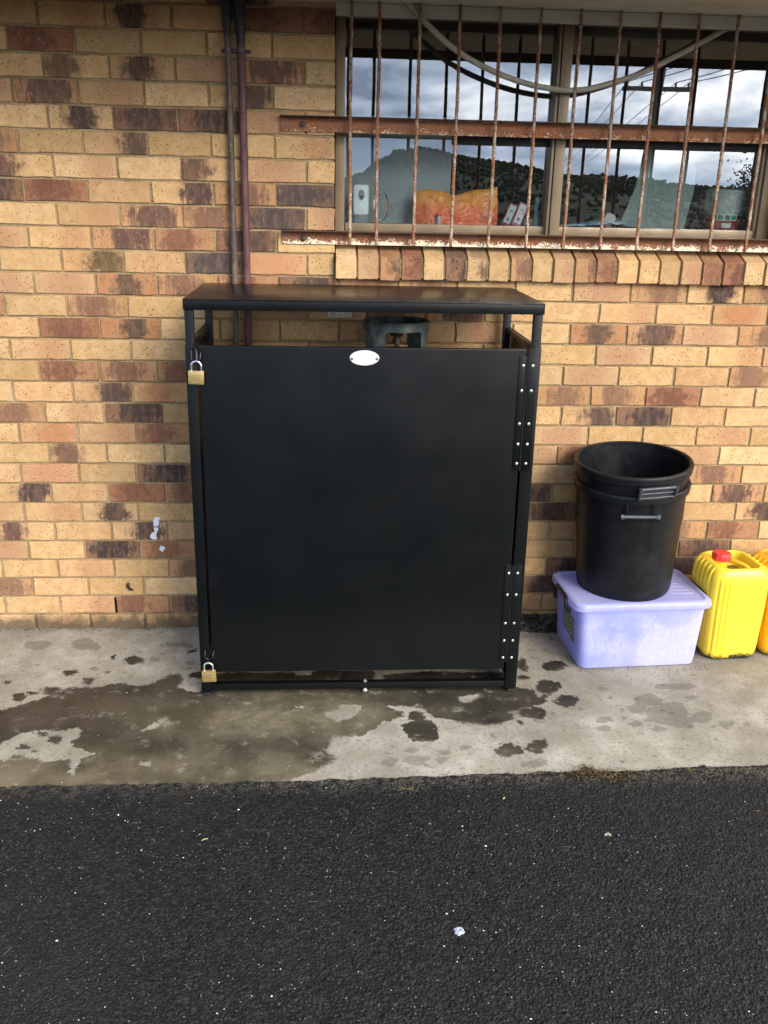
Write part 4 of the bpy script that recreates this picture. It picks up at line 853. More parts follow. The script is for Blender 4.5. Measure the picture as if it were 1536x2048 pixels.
def leanbox(cx_, ang, w, h, c1, c2, lab, kindc):
    e = empty('carton', (cx_, .20, SZ), lab, 'box', 'small cartons leaning beside the orange bag')
    Mx = Matrix.Translation((cx_, .205, SZ+.002)) @ Matrix.Rotation(R(ang), 4, 'Y')
    b = MB(); b.box((-w/2, -.02, 0), (w/2, .02, h), .001, 0, Mx); b.build('box_body', plain('carton_'+kindc, c1, .45), e)
    b = MB(); b.box((-w/2+.004, -.0212, .012), (w/2-.004, -.0201, h-.006), 0, 0, Mx); b.build('front_label', plain('label_'+kindc, c2, .4), e)
    for (p, q, s_, t) in ((-.006, .006, .06, .066), (-.006, .006, .02, .034)):
        b = MB(); b.box((p, -.0218, s_*h/.09), (q, -.0213, t*h/.09), 0, 0, Mx); b.build('print_block', plain('print_'+kindc, (95, 120, 140) if kindc == 'a' else (80, 150, 180), .5), e)
leanbox(1.905, 22, .036, .092, (120, 60, 75), (188, 196, 200), 'maroon carton with grey panel, left of two leaning cartons by bag', 'a')
leanbox(1.950, 20, .038, .096, (170, 110, 130), (230, 215, 225), 'pink and white carton, right of two leaning cartons by bag', 'b')
b = MB(); b.box((1.985, .19, SZ), (2.045, .24, SZ+.030), .004); b.box((1.99, .178, SZ), (2.02, .189, SZ+.008), .002); tag(b.build('packet', plain('clear_packet', (120, 128, 130), .3)), 'small clear grey packet lying in the corner by mullion', 'packet')
b = MB(); b.box((2.024, .172, SZ), (2.040, .178, SZ+.118), .0015); tag(b.build('strip', plain('pale_blue_strip', (130, 160, 168), .4)), 'narrow pale blue upright strip beside the window mullion', 'strip')
b = MB(); b.box((2.112, .165, SZ), (2.1185, .18, SZ+.10), .001); tag(b.build('ruler', plain('white_ruler', (215, 222, 220), .4)), 'thin white ruler standing at left edge of right pane', 'ruler')
# blue and white flat packet
b = MB(); nx = 26
for i in range(nx):
    pass
vs = []; 
for j in range(7):
    for i in range(nx+1):
        u, v = i/nx, j/6; vs.append((2.135+.30*u, .168+.10*v, SZ+.002+.05*(u**1.2)*(1-abs(u-.62))*(.4+.6*v)+.008*mnoise.noise(Vector((u*8, v*4, 2)))+.006))
b.add(vs, [[j*(nx+1)+i, j*(nx+1)+i+1, (j+1)*(nx+1)+i+1, (j+1)*(nx+1)+i] for j in range(6) for i in range(nx)], 0, True)
mb_ = Mat('blue_white_film', .3); mb_.col(mb_.mix(mb_.rng(mb_.noise(9, 2, stretch=(1, 3, 6)), .47, .53), (.10, .35, .62), (.62, .68, .70)))
sol = b.build('packet', mb_.m, auto=False); md = sol.modifiers.new('s', 'SOLIDIFY'); md.thickness = .003
tag(sol, 'flat blue and white plastic packet low in right window pane', 'packet')
# white card tag
Mx = Matrix.Translation((2.350, .20, SZ+.03)) @ Matrix.Rotation(R(24), 4, 'Y')
b = MB(); b.prism([(-.022, -.026), (.022, -.026), (.022, .022), (.012, .030), (-.014, .030), (-.022, .022)], 1, 0, .0015, M=Mx)
b.box((-.006, -.001, .008), (.004, -.0002, .020), 0, 0, Mx)
tag(b.build('card', plain('white_card', (185, 190, 190), .6)), 'small white card tag leaning left of green grey board', 'card')
# pale board
Mx = Matrix.Translation((2.555, .215, SZ)) @ Matrix.Rotation(R(4), 4, 'Y')
b = MB(); b.prism([(-.155, 0), (.125, 0), (.140, .168), (-.110, .168)], 1, 0, .012, M=Mx)
b.prism([(-.112, .1685), (.141, .1685), (.118, .37), (-.085, .37)], 1, .004, .010, M=Mx)
tag(b.build('board', plain('pale_green_board', (120, 140, 136), .5, var=.05)), 'pale grey green board leaning inside the right window pane', 'board')
# bucket
bk = empty('bucket', (2.872, .29, SZ), 'white bucket with red lower half and green label squares behind right pane', 'bucket')
def bl(r0, r1, z0, z1, mat, nm):
    MB().lathe([(r0, z0), (r1, z1)], (2.862, .262, SZ), 40).build(nm, mat, bk)
PW2 = plain('bucket_white', (170, 182, 182), .4, var=.06)
MB().lathe([(0, 0), (.078, 0), (.080, .060)], (2.862, .262, SZ), 40).build('lower_band', plain('bucket_red', (150, 40, 48), .4), bk)
MB().lathe([(.080, .060), (.084, .150), (.087, .152), (.087, .158), (.084, .160), (.075, .166), (0, .168)], (2.862, .262, SZ), 40).build('body', PW2, bk)
b = MB(); g = MB()
def wrap(mb, r, a0, a1, z0, z1, n=6):
    vs = []
    for i in range(n+1):
        a = R(a0+(a1-a0)*i/n)
        for z in (z0, z1): vs.append((2.862+r*cos(a), .262+r*sin(a), SZ+z))
    mb.add(vs, [[2*i, 2*i+2, 2*i+3, 2*i+1] for i in range(n)], 0, True)
wrap(b, .0835, 232, 292, .040, .066); wrap(b, .0815, 248, 276, .012, .030); b.build('white_label', plain('label_white', (205, 214, 210), .5), bk)
for a in (236, 255, 274): wrap(g, .0845, a, a+15, .044, .062)
g.build('green_square', plain('label_green', (40, 120, 88), .5), bk)

# ------------------------------------------------------------------ gas bottle cabinet
def powder():
    m = Mat('black_powder_coat', .34, 0, .26)
    f = m.noise(3, 4); m.col(m.mix(m.rng(f, .3, .7), (.0026, .0034, .0040), (.0032, .0041, .0049)))
    v = m.voro(1500); m.col(m.mix(m.math('MULTIPLY', m.math('ADD', m.rng(m.noise(70, 4, .7, 3, stretch=(1, 1, .08)), .62, .70), m.rng(m.noise(9, 6, .75), .56, .78)), .05), m.mix(m.rng(f, .3, .7), (.0026, .0034, .0040), (.0032, .0041, .0049)), (.05, .048, .044))); m.rough(m.rng(m.noise(4, 5, .6, off=(2, 2, 2)), 0.3, .7, .26, .34)); m.bump(v, .12, .0006); return m.m
PB = powder()
CX0, CX1, CY0, CY1 = .677, 1.909, -.606, -.035; LT = 1.517
cab = empty('gas_cabinet', (1.29, -.32, 0), 'tall black steel gas bottle cabinet with one door, standing against the brick wall', 'cabinet')
def cb(name, *boxes, mat=None, bev=.0009):
    b = MB()
    for a in boxes: b.box(a[:3], a[3:], bev)
    return b.build(name, mat or PB, cab)
# lid: folded tray
b = MB(); b.box((CX0-.002, CY0-.006, LT-.004), (CX1+.003, -.012, LT), .0009)
b.box((CX0-.002, CY0-.006, LT-.037), (CX1+.003, CY0-.003, LT-.0045), .0006); b.box((CX0-.002, CY0-.0025, LT-.037), (CX0+.001, -.012, LT-.0045), .001); b.box((CX1, CY0-.0025, LT-.037), (CX1+.003, -.012, LT-.0045), .001)
b.box((CX0+.0015, -.015, LT-.050), (CX1-.0005, -.012, LT-.0045), .001)
b.build('lid', PB, cab)
for x in (CX0+.001, CX1-.030):
    for y in (CY0+.001, CY1-.028): cb('post', (x, y, 0.004, x+.029, y+.029, LT-.0385))
# feet caps
for x in (CX0+.0, CX1-.031): cb('foot', (x, CY0, .0005, x+.031, CY0+.031, .012), mat=plain('foot_rubber', (22, 24, 26), .6), bev=.003)
# side panels with folded front returns
for nm, xo, xi, s_ in (('l', CX0-.0005, CX0+.035, 1), ('r', CX1+.0005, CX1-.043, -1)):
    b = MB()
    xa, xb = sorted((xo, xo-s_*.0015)); b.box((xa, CY0-.001, .02), (xb, CY1, 1.363), .0004)
    xa, xb = sorted((xo-s_*.0015, xi)); b.box((xa, CY0-.004, .02), (xb, CY0-.0012, 1.363), .0012)
    xa, xb = sorted((xo+s_*.0005, xo+s_*.020)); b.box((xa+(.029 if 0 else 0), CY0+.031, 1.345), (xb, CY1-.030, 1.3635), .002)
    b.build('side_panel', PB, cab)
    xa, xb = sorted((xo+s_*.003, xo+s_*.012)); 
    b = MB(); b.box((xa, CY0+.031, 1.3637), (xb, CY1-.031, 1.3645)); b.build('dust_strip', plain('grey_dust_'+nm, (84, 78, 68), .95, var=.5, scale=60, bs=.5), cab)
# rails
cb('rail', (CX0+.031, CY0+.002, .022, CX1-.032, CY0+.026, .048)); cb('rail', (CX0+.031, CY1-.026, .022, CX1-.032, CY1-.004, .048))
cb('rail', (CX0+.004, CY0+.031, .022, CX0+.028, CY1-.031, .048)); cb('rail', (CX1-.028, CY0+.031, .022, CX1-.004, CY1-.031, .048))
for z, y in ((.0485, CY0+.012), (.0215, CY0+.006)):
    o = MB().lathe([(.0095, 0), (.0095, .002), (.0065, .0025), (.0065, .008), (.004, .0095), (0, .0097)], n=6 if z > .04 else 14, smooth=False).build('bolt', MZN, cab, local=1)
    o.location = (1.311-1.29, y+.32, z) if z > .04 else (1.311-1.29, CY0-.0+.32, .015)
    if z < .04: o.rotation_euler = (R(90), 0, 0); o.location.y = CY0+.002+.32; o.location.z = .034-.02
# door (folded pan)
DX0, DX1, DZ0, DZ1, DY = .7215, 1.856, .108, 1.360, -.616
dr = MB().box((DX0, DY, DZ0), (DX1, DY+.022, DZ1), .003, seg=3).build('door', PB, cab)
# door edge lip
b = MB(); b.lathe([(0, .0), (.0, 0)], n=3)
# oval plate on the door
def oval(cx_, cz, a, c, y, th, n=48):
    r1 = [(cx_+a*cos(2*pi*k/n), y, cz+c*sin(2*pi*k/n)) for k in range(n)]; r2 = [(cx_+(a-.0012)*cos(2*pi*k/n), y-th, cz+(c-.0012)*sin(2*pi*k/n)) for k in range(n)]
    return MB().loft([r1, r2])
pl = oval(1.290, 1.325, .0515, .0265, DY-.0002, .0018).build('name_plate', plain('brushed_aluminium', (205, 212, 212), .38, .25, var=.05, scale=18, bs=.02), dr)
pl['label'] = 'blank oval silver plate'
for s_ in (-1, 1):
    o = MB().lathe([(.0048, 0), (.0045, .0014), (.002, .0018), (.0016, .0006), (0, .0005)], n=14).build('plate_screw', plain('steel_screw', (105, 110, 112), .4, .8), pl, local=1)
    o.location = Vector((1.290+s_*.0435-1.29, DY-.0021+.32, 1.322)); o.rotation_euler = (R(90), 0, 0)
# hinges: two leaves + knuckle + rivets
MRV = plain('rivet_steel', (200, 200, 196), .28, .85, var=.05)
for (z0, z1, zs) in ((.920, 1.336, (1.304, 1.215, 1.095, 1.020, .947)), (.140, .549, (.516, .427, .307, .233, .159))):
    h = MB().box((1.834, DY-.0035, z0), (1.8565, DY-.0008, z1), .0006).build('hinge', PB, dr)
    MB().box((1.8645, DY-.0035, z0-.001), (1.8985, DY-.0008, z1), .0006).build('hinge_leaf', PB, h)
    MB().box((1.866, DY-.0004, z0), (1.898, CY0-.0045, z1), .0004).build('hinge_packer', PB, h)
    MB().tube([(1.8605, DY-.0015, z0), (1.8605, DY-.0015, z1)], .0035, 12).build('hinge_pin', plain('dark_pin', (20, 21, 23), .5, .5), h)
    for z in zs:
        for x in (1.848, 1.882):
            o = MB().lathe([(.0052, 0), (.005, .0014), (.0032, .0024), (.0016, .0026), (.0013, .0012), (0, .0011)], n=16).build('rivet', MRV, h, local=1)
            o.location = (x-1.29, DY-.0036+.32, z); o.rotation_euler = (R(90), 0, 0)
# small rating label on the lid's rear lip
b = MB(); b.box((1.167, -.0165, 1.3895), (1.262, -.0152, 1.4135))
lb = b.build('rating_label', plain('label_grey', (225, 222, 205), .5, var=.06), cab)
b = MB()
for z in (1.3935, 1.3980, 1.4025, 1.4070): b.box((1.172, -.0170, z), (1.197, -.0166, z+.0016)); b.box((1.231, -.0170, z), (1.255, -.0166, z+.0012))
for z in (1.3945, 1.4010): b.box((1.202, -.0170, z), (1.226, -.0166, z+.0010))
b.build('label_print', plain('label_ink', (50, 50, 48), .6), lb)
cb('back_plate', (1.169, -.0150, 1.391, 1.260, -.0125, LT-.052))
# staples, chain and padlocks
def linkpts(c, w, h, tilt, rot):
    out = []
    for k in range(20):
        a = 2*pi*k/20; x = w*cos(a); z = h*sin(a)+(.6*h if sin(a) > 0 else -.6*h)*0
        v = Vector((x, 0, z)); v = Matrix.Rotation(rot, 3, 'Z') @ v; v = Matrix.Rotation(tilt, 3, 'Y') @ v; out.append(Vector(c)+v)
    return out+[out[0]]
MBK = plain('black_steel_lug', (24, 26, 30), .3, .5)
def lug(x, z, h):
    b = MB(); b.tube([(x-.011, CY0-.003, z+h), (x-.013, -.628, z+h-.004), (x-.014, -.634, z), (x-.010, -.634, z-.010), (x-.002, -.632, z-.012)], .0036, 10)
    b.tube([(x+.022, DY-.0005, z+h-.006), (x+.018, -.630, z+h-.010), (x+.016, -.636, z-.002), (x+.010, -.636, z-.012), (x+.003, -.632, z-.012)], .0036, 10)
    return b.build('lock_lug', MBK, cab)
lug(.712, 1.318, .030); lug(.710, .186, .022)
b = MB(); b.tube([(.709, CY0+.004, 1.363), (.713, -.622, 1.352), (.716, -.630, 1.335), (.716, -.634, 1.312)], .0058, 10); b.build('lock_strap', MBK, cab)
def brass():
    m = Mat('brass', .34, .75); m.col(m.mix(m.rng(m.noise(60, 4, stretch=(1, 1, 8)), .3, .7), lin((176, 152, 98)), lin((205, 182, 124)))); m.bump(m.noise(160, 2, stretch=(1, 1, 12)), .08, .0005); return m.m
MBS = brass(); MSH = plain('chrome_shackle', (215, 218, 225), .16, .95, var=.03)
def padlock(x, z, rz, lab, grp):
    e = empty('padlock', (x, -.641, z), lab, 'padlock', grp)
    b = MB(); b.box((-.0265, -.0075, -.0245), (.0265, .0075, .0215), .0015, seg=2); b.build('lock_body', MBS, e, local=1)
    b = MB(); b.tube([(-.017, 0, .018)]+[(-.0165*cos(a), 0, .037+.0165*sin(a)) for a in np.linspace(0, pi, 14)]+[(.017, 0, .018)], .0038, 10); b.build('shackle', MSH, e, local=1)
    b = MB()
    for q in range(3): b.box((-.012, -.00785, -.010+q*.008), (.012+.002*q, -.0074, -.0085+q*.008))
    b.build('engraving', plain('brass_dark', (148, 122, 74), .5, .6), e, local=1)
    e.rotation_euler = (0, R(rz), 0); return e
padlock(.7135, 1.258, 2.5, 'brass padlock hanging from the top left corner of the black cabinet door', 'padlocks on the cabinet door')
padlock(.7105, .1075, -1, 'brass padlock hanging low at the bottom left corner of cabinet door', 'padlocks on the cabinet door')

# ------------------------------------------------------------------ gas cylinder inside
gc = empty('gas_cylinder', (1.425, -.275, 0), 'tall grey green gas cylinder with collar and brass valve inside black cabinet', 'gas cylinder')
m = Mat('cylinder_paint', .5, .2); m.col(m.mix(m.rng(m.noise(18, 6, .7), .42, .66), (.035, .052, .047), (.12, .135, .12))); m.bump(m.noise(60, 3), .2, .001); MCP = m.m
c0 = (1.425, -.275, 0)
MB().lathe([(0, .045), (.10, .05), (.165, .075), (.184, .12), (.184, 1.05), (.175, 1.11), (.13, 1.17), (.06, 1.20), (0, 1.205)], c0, 56).build('tank', MCP, gc)
MB().lathe([(.145, .003), (.150, .003), (.150, .075), (.145, .075), (.145, .003)], c0, 48).build('foot_ring', plain('galvanised_worn', (96, 92, 78), .6, .4, var=.3), gc)
# collar: cylinder wall with openings
def collar():
    n = 96; R0, z0, z1 = .129, 1.165, 1.415; b = MB(); hz = 16
    def open_(a, z):     # openings front-right / back
        for (ac, aw, zb, zt) in ((-80, 33, 1.22, 1.386), (0, 28, 1.22, 1.386), (100, 35, 1.22, 1.386), (180, 28, 1.22, 1.386)):
            da = (a-ac+180) % 360-180
            if abs(da) < aw and zb < z < zt:
                # rounded corners
                u = (abs(da)-(aw-9))/9; w = max((z-(zt-.022))/.022, ((zb+.022)-z)/.022)
                if u > 0 and w > 0 and u*u+w*w > 1: return False
                return True
        return False
    zs = list(np.linspace(z0, z1, 40)); as_ = list(np.linspace(0, 360, 181)[:-1])
    grid = {}; V = []
    def vid(i, j, s_):
        i %= 180; key = (i, j, s_)
        if key not in grid:
            a = R(as_[i]); z = zs[j]; t = (z-z0)/(z1-z0); r = R0-(.006*max(0, (t-.9)/.1)**2)-s_*.004
            grid[key] = len(V); V.append((c0[0]+r*cos(a), c0[1]+r*sin(a), z))
        return grid[key]
    F = []; solid = [[not open_(as_[i]+1, (zs[j]+zs[j+1])/2) for j in range(39)] for i in range(180)]
    for i in range(180):
        for j in range(39):
            if not solid[i][j]: continue
            for s_ in (0, 1): F.append([vid(i, j, s_), vid(i+1, j, s_), vid(i+1, j+1, s_), vid(i, j+1, s_)])
            if j == 38 or not solid[i][j+1]: F.append([vid(i, j+1, 0), vid(i+1, j+1, 0), vid(i+1, j+1, 1), vid(i, j+1, 1)])
            if j == 0 or not solid[i][j-1]: F.append([vid(i, j, 0), vid(i+1, j, 0), vid(i+1, j, 1), vid(i, j, 1)])
            if not solid[(i+1) % 180][j]: F.append([vid(i+1, j, 0), vid(i+1, j+1, 0), vid(i+1, j+1, 1), vid(i+1, j, 1)])
            if not solid[i-1][j]: F.append([vid(i, j, 0), vid(i, j+1, 0), vid(i, j+1, 1), vid(i, j, 1)])
    b.add(V, F, 0, True); return b.build('collar', MCP, gc)
collar()
MVB = plain('dirty_brass_valve', (66, 52, 42), .5, .5, var=.3)
v_ = MB().lathe([(.03, 1.20), (.03, 1.225), (.016, 1.23), (.016, 1.30), (.019, 1.31), (.019, 1.335), (.014, 1.345), (.014, 1.352), (.023, 1.354), (.026, 1.360), (.026, 1.372), (.022, 1.377), (.005, 1.379), (.004, 1.392), (0, 1.392)], (1.427, -.275, 0), 28).build('valve', MVB, gc)
MB().tube([(1.385, -.28, 1.318), (1.427, -.28, 1.318), (1.470, -.28, 1.316)], [.010, .013, .009], 14).build('valve_outlet', plain('brass_fitting', (120, 98, 66), .45, .7, var=.2), v_)
MB().tube([(1.470, -.28, 1.316), (1.500, -.29, 1.312), (1.52, -.28, 1.26), (1.50, -.25, 1.18)], .006, 10).build('pigtail', plain('black_hose', (20, 20, 20), .6), v_)

# ------------------------------------------------------------------ storage tub
def tubmat(name, base, flecks):
    m = Mat(name, .38, 0, .45)
    c = m.mix(m.rng(m.noise(3.5, 5, .6), .38, .66), tuple(v*k for v, k in zip(base, (.84, .92, 1.02))), (.64, .62, .86))
    if flecks:
        z = m.sep(m.oc())['Z']
        f1 = m.math('MULTIPLY', m.rng(m.noise(170, 5, .8, 1.6, stretch=(1, 1, .4)), .545, .585), m.math('MULTIPLY', m.rng(m.noise(7, 4, .6), .40, .58), m.rng(z, .20, .27, 1, .08)))
        c = m.mix(m.math('MULTIPLY', f1, .95), c, (.93, .93, .97))
        sc = m.rng(m.noise(60, 3, .6, 2.5, stretch=(1, 1, .12)), .64, .68); c = m.mix(m.math('MULTIPLY', sc, .25), c, (.85, .85, .95))
    else:
        c = m.mix(m.math('MULTIPLY', m.rng(m.noise(30, 5, .7, 1.5, stretch=(1, 3, 1)), .58, .70), .35), c, (.80, .78, .92))
        c = m.mix(m.math('MULTIPLY', m.rng(m.noise(7, 5, .7), .50, .75), .35), c, (.33, .27, .36))
    m.col(c); m.bump(m.noise(90, 3), .08, .001)
    tl = m.n('ShaderNodeBsdfTranslucent'); tl.inputs[0].default_value = (*[min(1, v*1.25) for v in base], 1); tp = m.n('ShaderNodeBsdfTransparent'); tp.inputs[0].default_value = (.85, .86, .98, 1)
    a = m.n('ShaderNodeMixShader'); a.inputs[0].default_value = .36; m.l(m.b.outputs[0], a.inputs[1]); m.l(tl.outputs[0], a.inputs[2])
    c2 = m.n('ShaderNodeMixShader'); c2.inputs[0].default_value = .16; m.l(a.outputs[0], c2.inputs[1]); m.l(tp.outputs[0], c2.inputs[2]); m.l(c2.outputs[0], m.out.inputs[0]); return m.m
TM, TLm = tubmat('tub_plastic', (.47, .48, .83), True), tubmat('tub_lid_plastic', (.55, .53, .79), False)
TC = (2.459, -.249); TA = R(3.2); LZ = .300
tub = empty('storage_tub', (TC[0], TC[1], 0), 'translucent lilac plastic storage tub with a clip lid, carrying the black bins', 'storage tub', rz=TA)
def rr2(hw, hd, r, z): return rrect(0, 0, hw, hd, r, 7, z)
b = MB(); b.loft([rr2(.240, .160, .03, .001), rr2(.253, .171, .035, .006), rr2(.256, .173, .035, .03), rr2(.272, .178, .035, .268), rr2(.266, .172, .032, .268), rr2(.246, .160, .03, .03), rr2(.23, .148, .03, .006)]); b.build('tub_body', TM, tub, local=1)
b = MB(); b.loft([rr2(.279, .180, .04, .266), rr2(.296, .186, .042, .268), rr2(.298, .188, .042, .275), rr2(.295, .186, .042, LZ-.006), rr2(.288, .180, .04, LZ-.0005), rr2(.274, .166, .035, LZ), rr2(.268, .160, .03, LZ-.007), rr2(.10, .06, .03, LZ-.007)], cap0=False); 
b.build('lid', TLm, tub, local=1)
b = MB()
for q in range(4): b.box((.150+.0*q, .02-.034*q, LZ-.0068), (.225+.008*q, .024-.034*q, LZ-.0045), .001)
b.build('lid_rib', TLm, tub, local=1)
MBP = plain('black_clip', (16, 17, 19), .4)
for s_ in (-1, 1):
    b = MB(); xx = s_*.2995
    path = [(xx+s_*.002, .060, .228), (xx+s_*.004, .068, .262), (xx+s_*.001, .062, .284), (xx, .02, .286), (xx, -.03, .286), (xx+s_*.001, -.066, .282), (xx+s_*.004, -.085, .258), (xx-s_*.004, -.092, .240)]
    b.tube(smooth([(x+s_*.003, y, z) for x, y, z in path], 4), .0085, 10); b.box((min(xx-s_*.012, xx+s_*.002), -.100, .228), (max(xx-s_*.012, xx+s_*.002), -.078, .245), .003); b.build('clip', MBP, tub, local=1)
# green stickers on the left end
b = MB(); g2 = MB(); g3 = MB()
def sidept(y, z, o=.0012): t = (z-.03)/.238; return (-(.256+.016*t)-o, y, z)
def patch(mb, y0, y1, z0, z1, o=.0012): mb.add([sidept(y0, z0, o), sidept(y1, z0, o), sidept(y1, z1, o), sidept(y0, z1, o)], [[0, 1, 2, 3]])
MGS = plain('green_sticker', (92, 118, 78), .55, var=.2, scale=60)
patch(b, -.040, .055, .10, .205); b.build('sticker', MGS, tub, local=1)
b = MB(); patch(b, -.095, -.045, .085, .195); b.build('sticker', MGS, tub, local=1)
r_ = random.Random(9)
for q in range(4):
    for w in range(5): y = -.035+.018*w; patch(g2, y, y+r_.uniform(.008, .014), .112+.023*q, .120+.023*q+r_.uniform(0, .006), .0018)
    for w in range(2): y = -.090+.02*w; patch(g3, y, y+r_.uniform(.008, .014), .112+.02*q, .120+.02*q+r_.uniform(0, .006), .0018)
MPP = plain('pale_print', (190, 200, 180), .6)
for g_ in (g2, g3): g_.build('sticker_print', MPP, tub, local=1)

# ------------------------------------------------------------------ nested bins
def binmat():
    m = Mat('black_bin_plastic', .42, 0, .3); z = m.sep(m.oc())['Z']
    c = m.mix(m.rng(m.noise(8, 5, .6), .4, .75), (.0045, .0052, .0065), (.010, .011, .0130))
    du = m.math('MULTIPLY', m.rng(m.noise(24, 6, .75, stretch=(1, 1, .3)), .55, .72), m.rng(z, .0, .35, .8, .25)); c = m.mix(m.math('MULTIPLY', du, .25), c, (.06, .057, .05))
    sp = m.math('MULTIPLY', m.rng(m.voro(75), .05, .09, 1, 0), m.rng(m.noise(9, 2), .52, .6)); c = m.mix(m.math('MULTIPLY', sp, .5), c, (.35, .34, .32)); m.col(c)
    m.rough(m.rng(m.noise(30, 5, .7), .3, .7, .34, .52)); m.bump(m.noise(40, 4), .12, .002); return m.m
MBN = binmat(); MHG = plain('grey_handle_plastic', (70, 76, 84), .45, var=.12)
BX, BY = 2.440, -.205; BT = R(3.4); BS = R(-2.6)
def bin_(zb, lab, rimz, rb, rtp, up_):
    e = empty('bin', (BX+(zb-LZ)*tan(BS), BY-(zb-LZ)*tan(BT), zb), lab, 'bin', 'nested black plastic bins'); H = rimz-zb; e.rotation_euler = (BT, BS, 0)
    def rad(z): return rb+(rtp-rb)*(z/H)
    prof = [(0, .004), (rb-.03, .004), (rb-.012, .0), (rb-.003, .008), (rb, .02)]+[(rad(z), z) for z in np.linspace(.03, H-.045, 12)]+[(rad(H)-.001, H-.034)]
    inn = [(rad(z)-.004, z) for z in np.linspace(H-.006, .03, 12)]+[(rb-.012, .012), (0, .010)]
    MB().lathe(prof+[(rad(H-.02), H-.02), (rad(H-.002), H-.008)]+inn, n=96).build('bin_body', MBN, e, local=1)
    rr = rad(H)-.002
    MB().lathe([(rr+.0005, H-.034), (rr+.010, H-.033), (rr+.0115, H-.028), (rr+.010, H-.018), (rr+.013, H-.016), (rr+.014, H-.006), (rr+.011, H), (rr+.002, H+.0015), (rr-.0045, H-.004), (rr-.0042, H-.010)], n=96).build('rim', MBN, e, local=1)
    # front handle
    h = MB()
    if up_:
        a = R(-84); M_ = Matrix.Rotation(a+R(90), 4, 'Z') @ Matrix.Translation((0, -(rad(H-.05)+.012), H-.052))
        b = MB(); b.tube([M_ @ Vector(p) for p in ((-.072, -.012, .014), (.072, -.012, .014))], .0075, 12); 
        for s_ in (-1, 1):
            b.tube([M_ @ Vector(p) for p in ((s_*.073, -.013, .020), (s_*.074, -.012, .008), (s_*.074, -.004, -.018), (s_*.070, .004, -.034))], [.008, .0078, .007, .007], 10)
        for q in (-.008, -.026): b.tube([M_ @ Vector(p) for p in ((-.068, -.003, q), (.068, -.003, q))], .0035, 8)
        b.box((-.068, .004, -.036), (.068, .010, .012), .001, 0, M_)
        b.build('handle', plain('dark_handle_plastic', (48, 52, 58), .42), e, local=1)
    else:
        a = R(-98); M_ = Matrix.Rotation(a+R(90), 4, 'Z') @ Matrix.Translation((0, -(rad(H-.07)+.012), H-.078))
        b = MB(); b.tube([M_ @ Vector(p) for p in ((-.070, -.006, 0), (.070, -.006, 0))], .0070, 12)
        for s_ in (-1, 1):
            b.tube([M_ @ Vector(p) for p in ((s_*.064, -.006, 0), (s_*.076, -.006, 0))], [.0105, .0105], 12)
        b.build('handle', MHG, e, local=1)
        for s_ in (-1, 1):
            b = MB(); b.box((s_*.052-.003, .000, -.002), (s_*.052+.003, .008, .050), .001, 0, M_); b.build('handle_strap', MBN, e, local=1)
            b = MB(); b.box((s_*.072-.004, -.004, -.022), (s_*.072+.004, .010, 0), .002, 0, M_); b.build('handle_bracket', MBN, e, local=1)
    return e
bin_(LZ-.0075+.001, 'lower black bin of the nested pair, standing on the lilac tub lid', .781, .198, .2245, False)
bin_(.368, 'upper black bin of the nested pair, sitting inside the other bin', .862, .192, .2275, True)

# ------------------------------------------------------------------ jerrycans
def canmat(name, c1, c2, dirt):
    m = Mat(name, .36, 0, .5); z = m.sep(m.oc())['Z']
    c = m.mix(m.rng(m.noise(4, 4), .3, .7), c1, c2)
    g = m.rng(m.math('ADD', z, m.math('MULTIPLY', m.noise(20, 6, .8), -.14)), -.060, -.030, 1, 0)
    c = m.mix(m.math('MULTIPLY', g, dirt), c, (.02, .018, .010))
    sp = m.math('MULTIPLY', m.rng(m.voro(38), .05, .10, 1, 0), m.rng(m.noise(6, 2), .5, .6)); c = m.mix(m.math('MULTIPLY', sp, .6), c, (.16, .12, .02)); c = m.mix(m.math('MULTIPLY', m.rng(m.noise(18, 6, .75, 1), .56, .70), .30), c, (.42, .28, .06)); c = m.mix(m.rng(m.noise(140, 3, .6, 2, stretch=(1, 1, .1)), .64, .70, 0, .25), c, (.9, .85, .5))
    m.col(c); m.bump(m.noise(14, 4), .15, .004)
    m.b.inputs['Subsurface Weight'].default_value = .12; m.b.inputs['Subsurface Radius'].default_value = (.02, .012, .003); return m.m
def resample(p, N):
    P = [Vector(q) for q in p]; P.append(P[0]); L = [0]
    for i in range(len(P)-1): L.append(L[-1]+(P[i+1]-P[i]).length)
    out = []; j = 0
    for k in range(N):
        t = L[-1]*k/N
        while L[j+1] < t: j += 1
        q = P[j].lerp(P[j+1], (t-L[j])/max(1e-9, L[j+1]-L[j])); out.append((q.x, q.y, q.z))
    return out
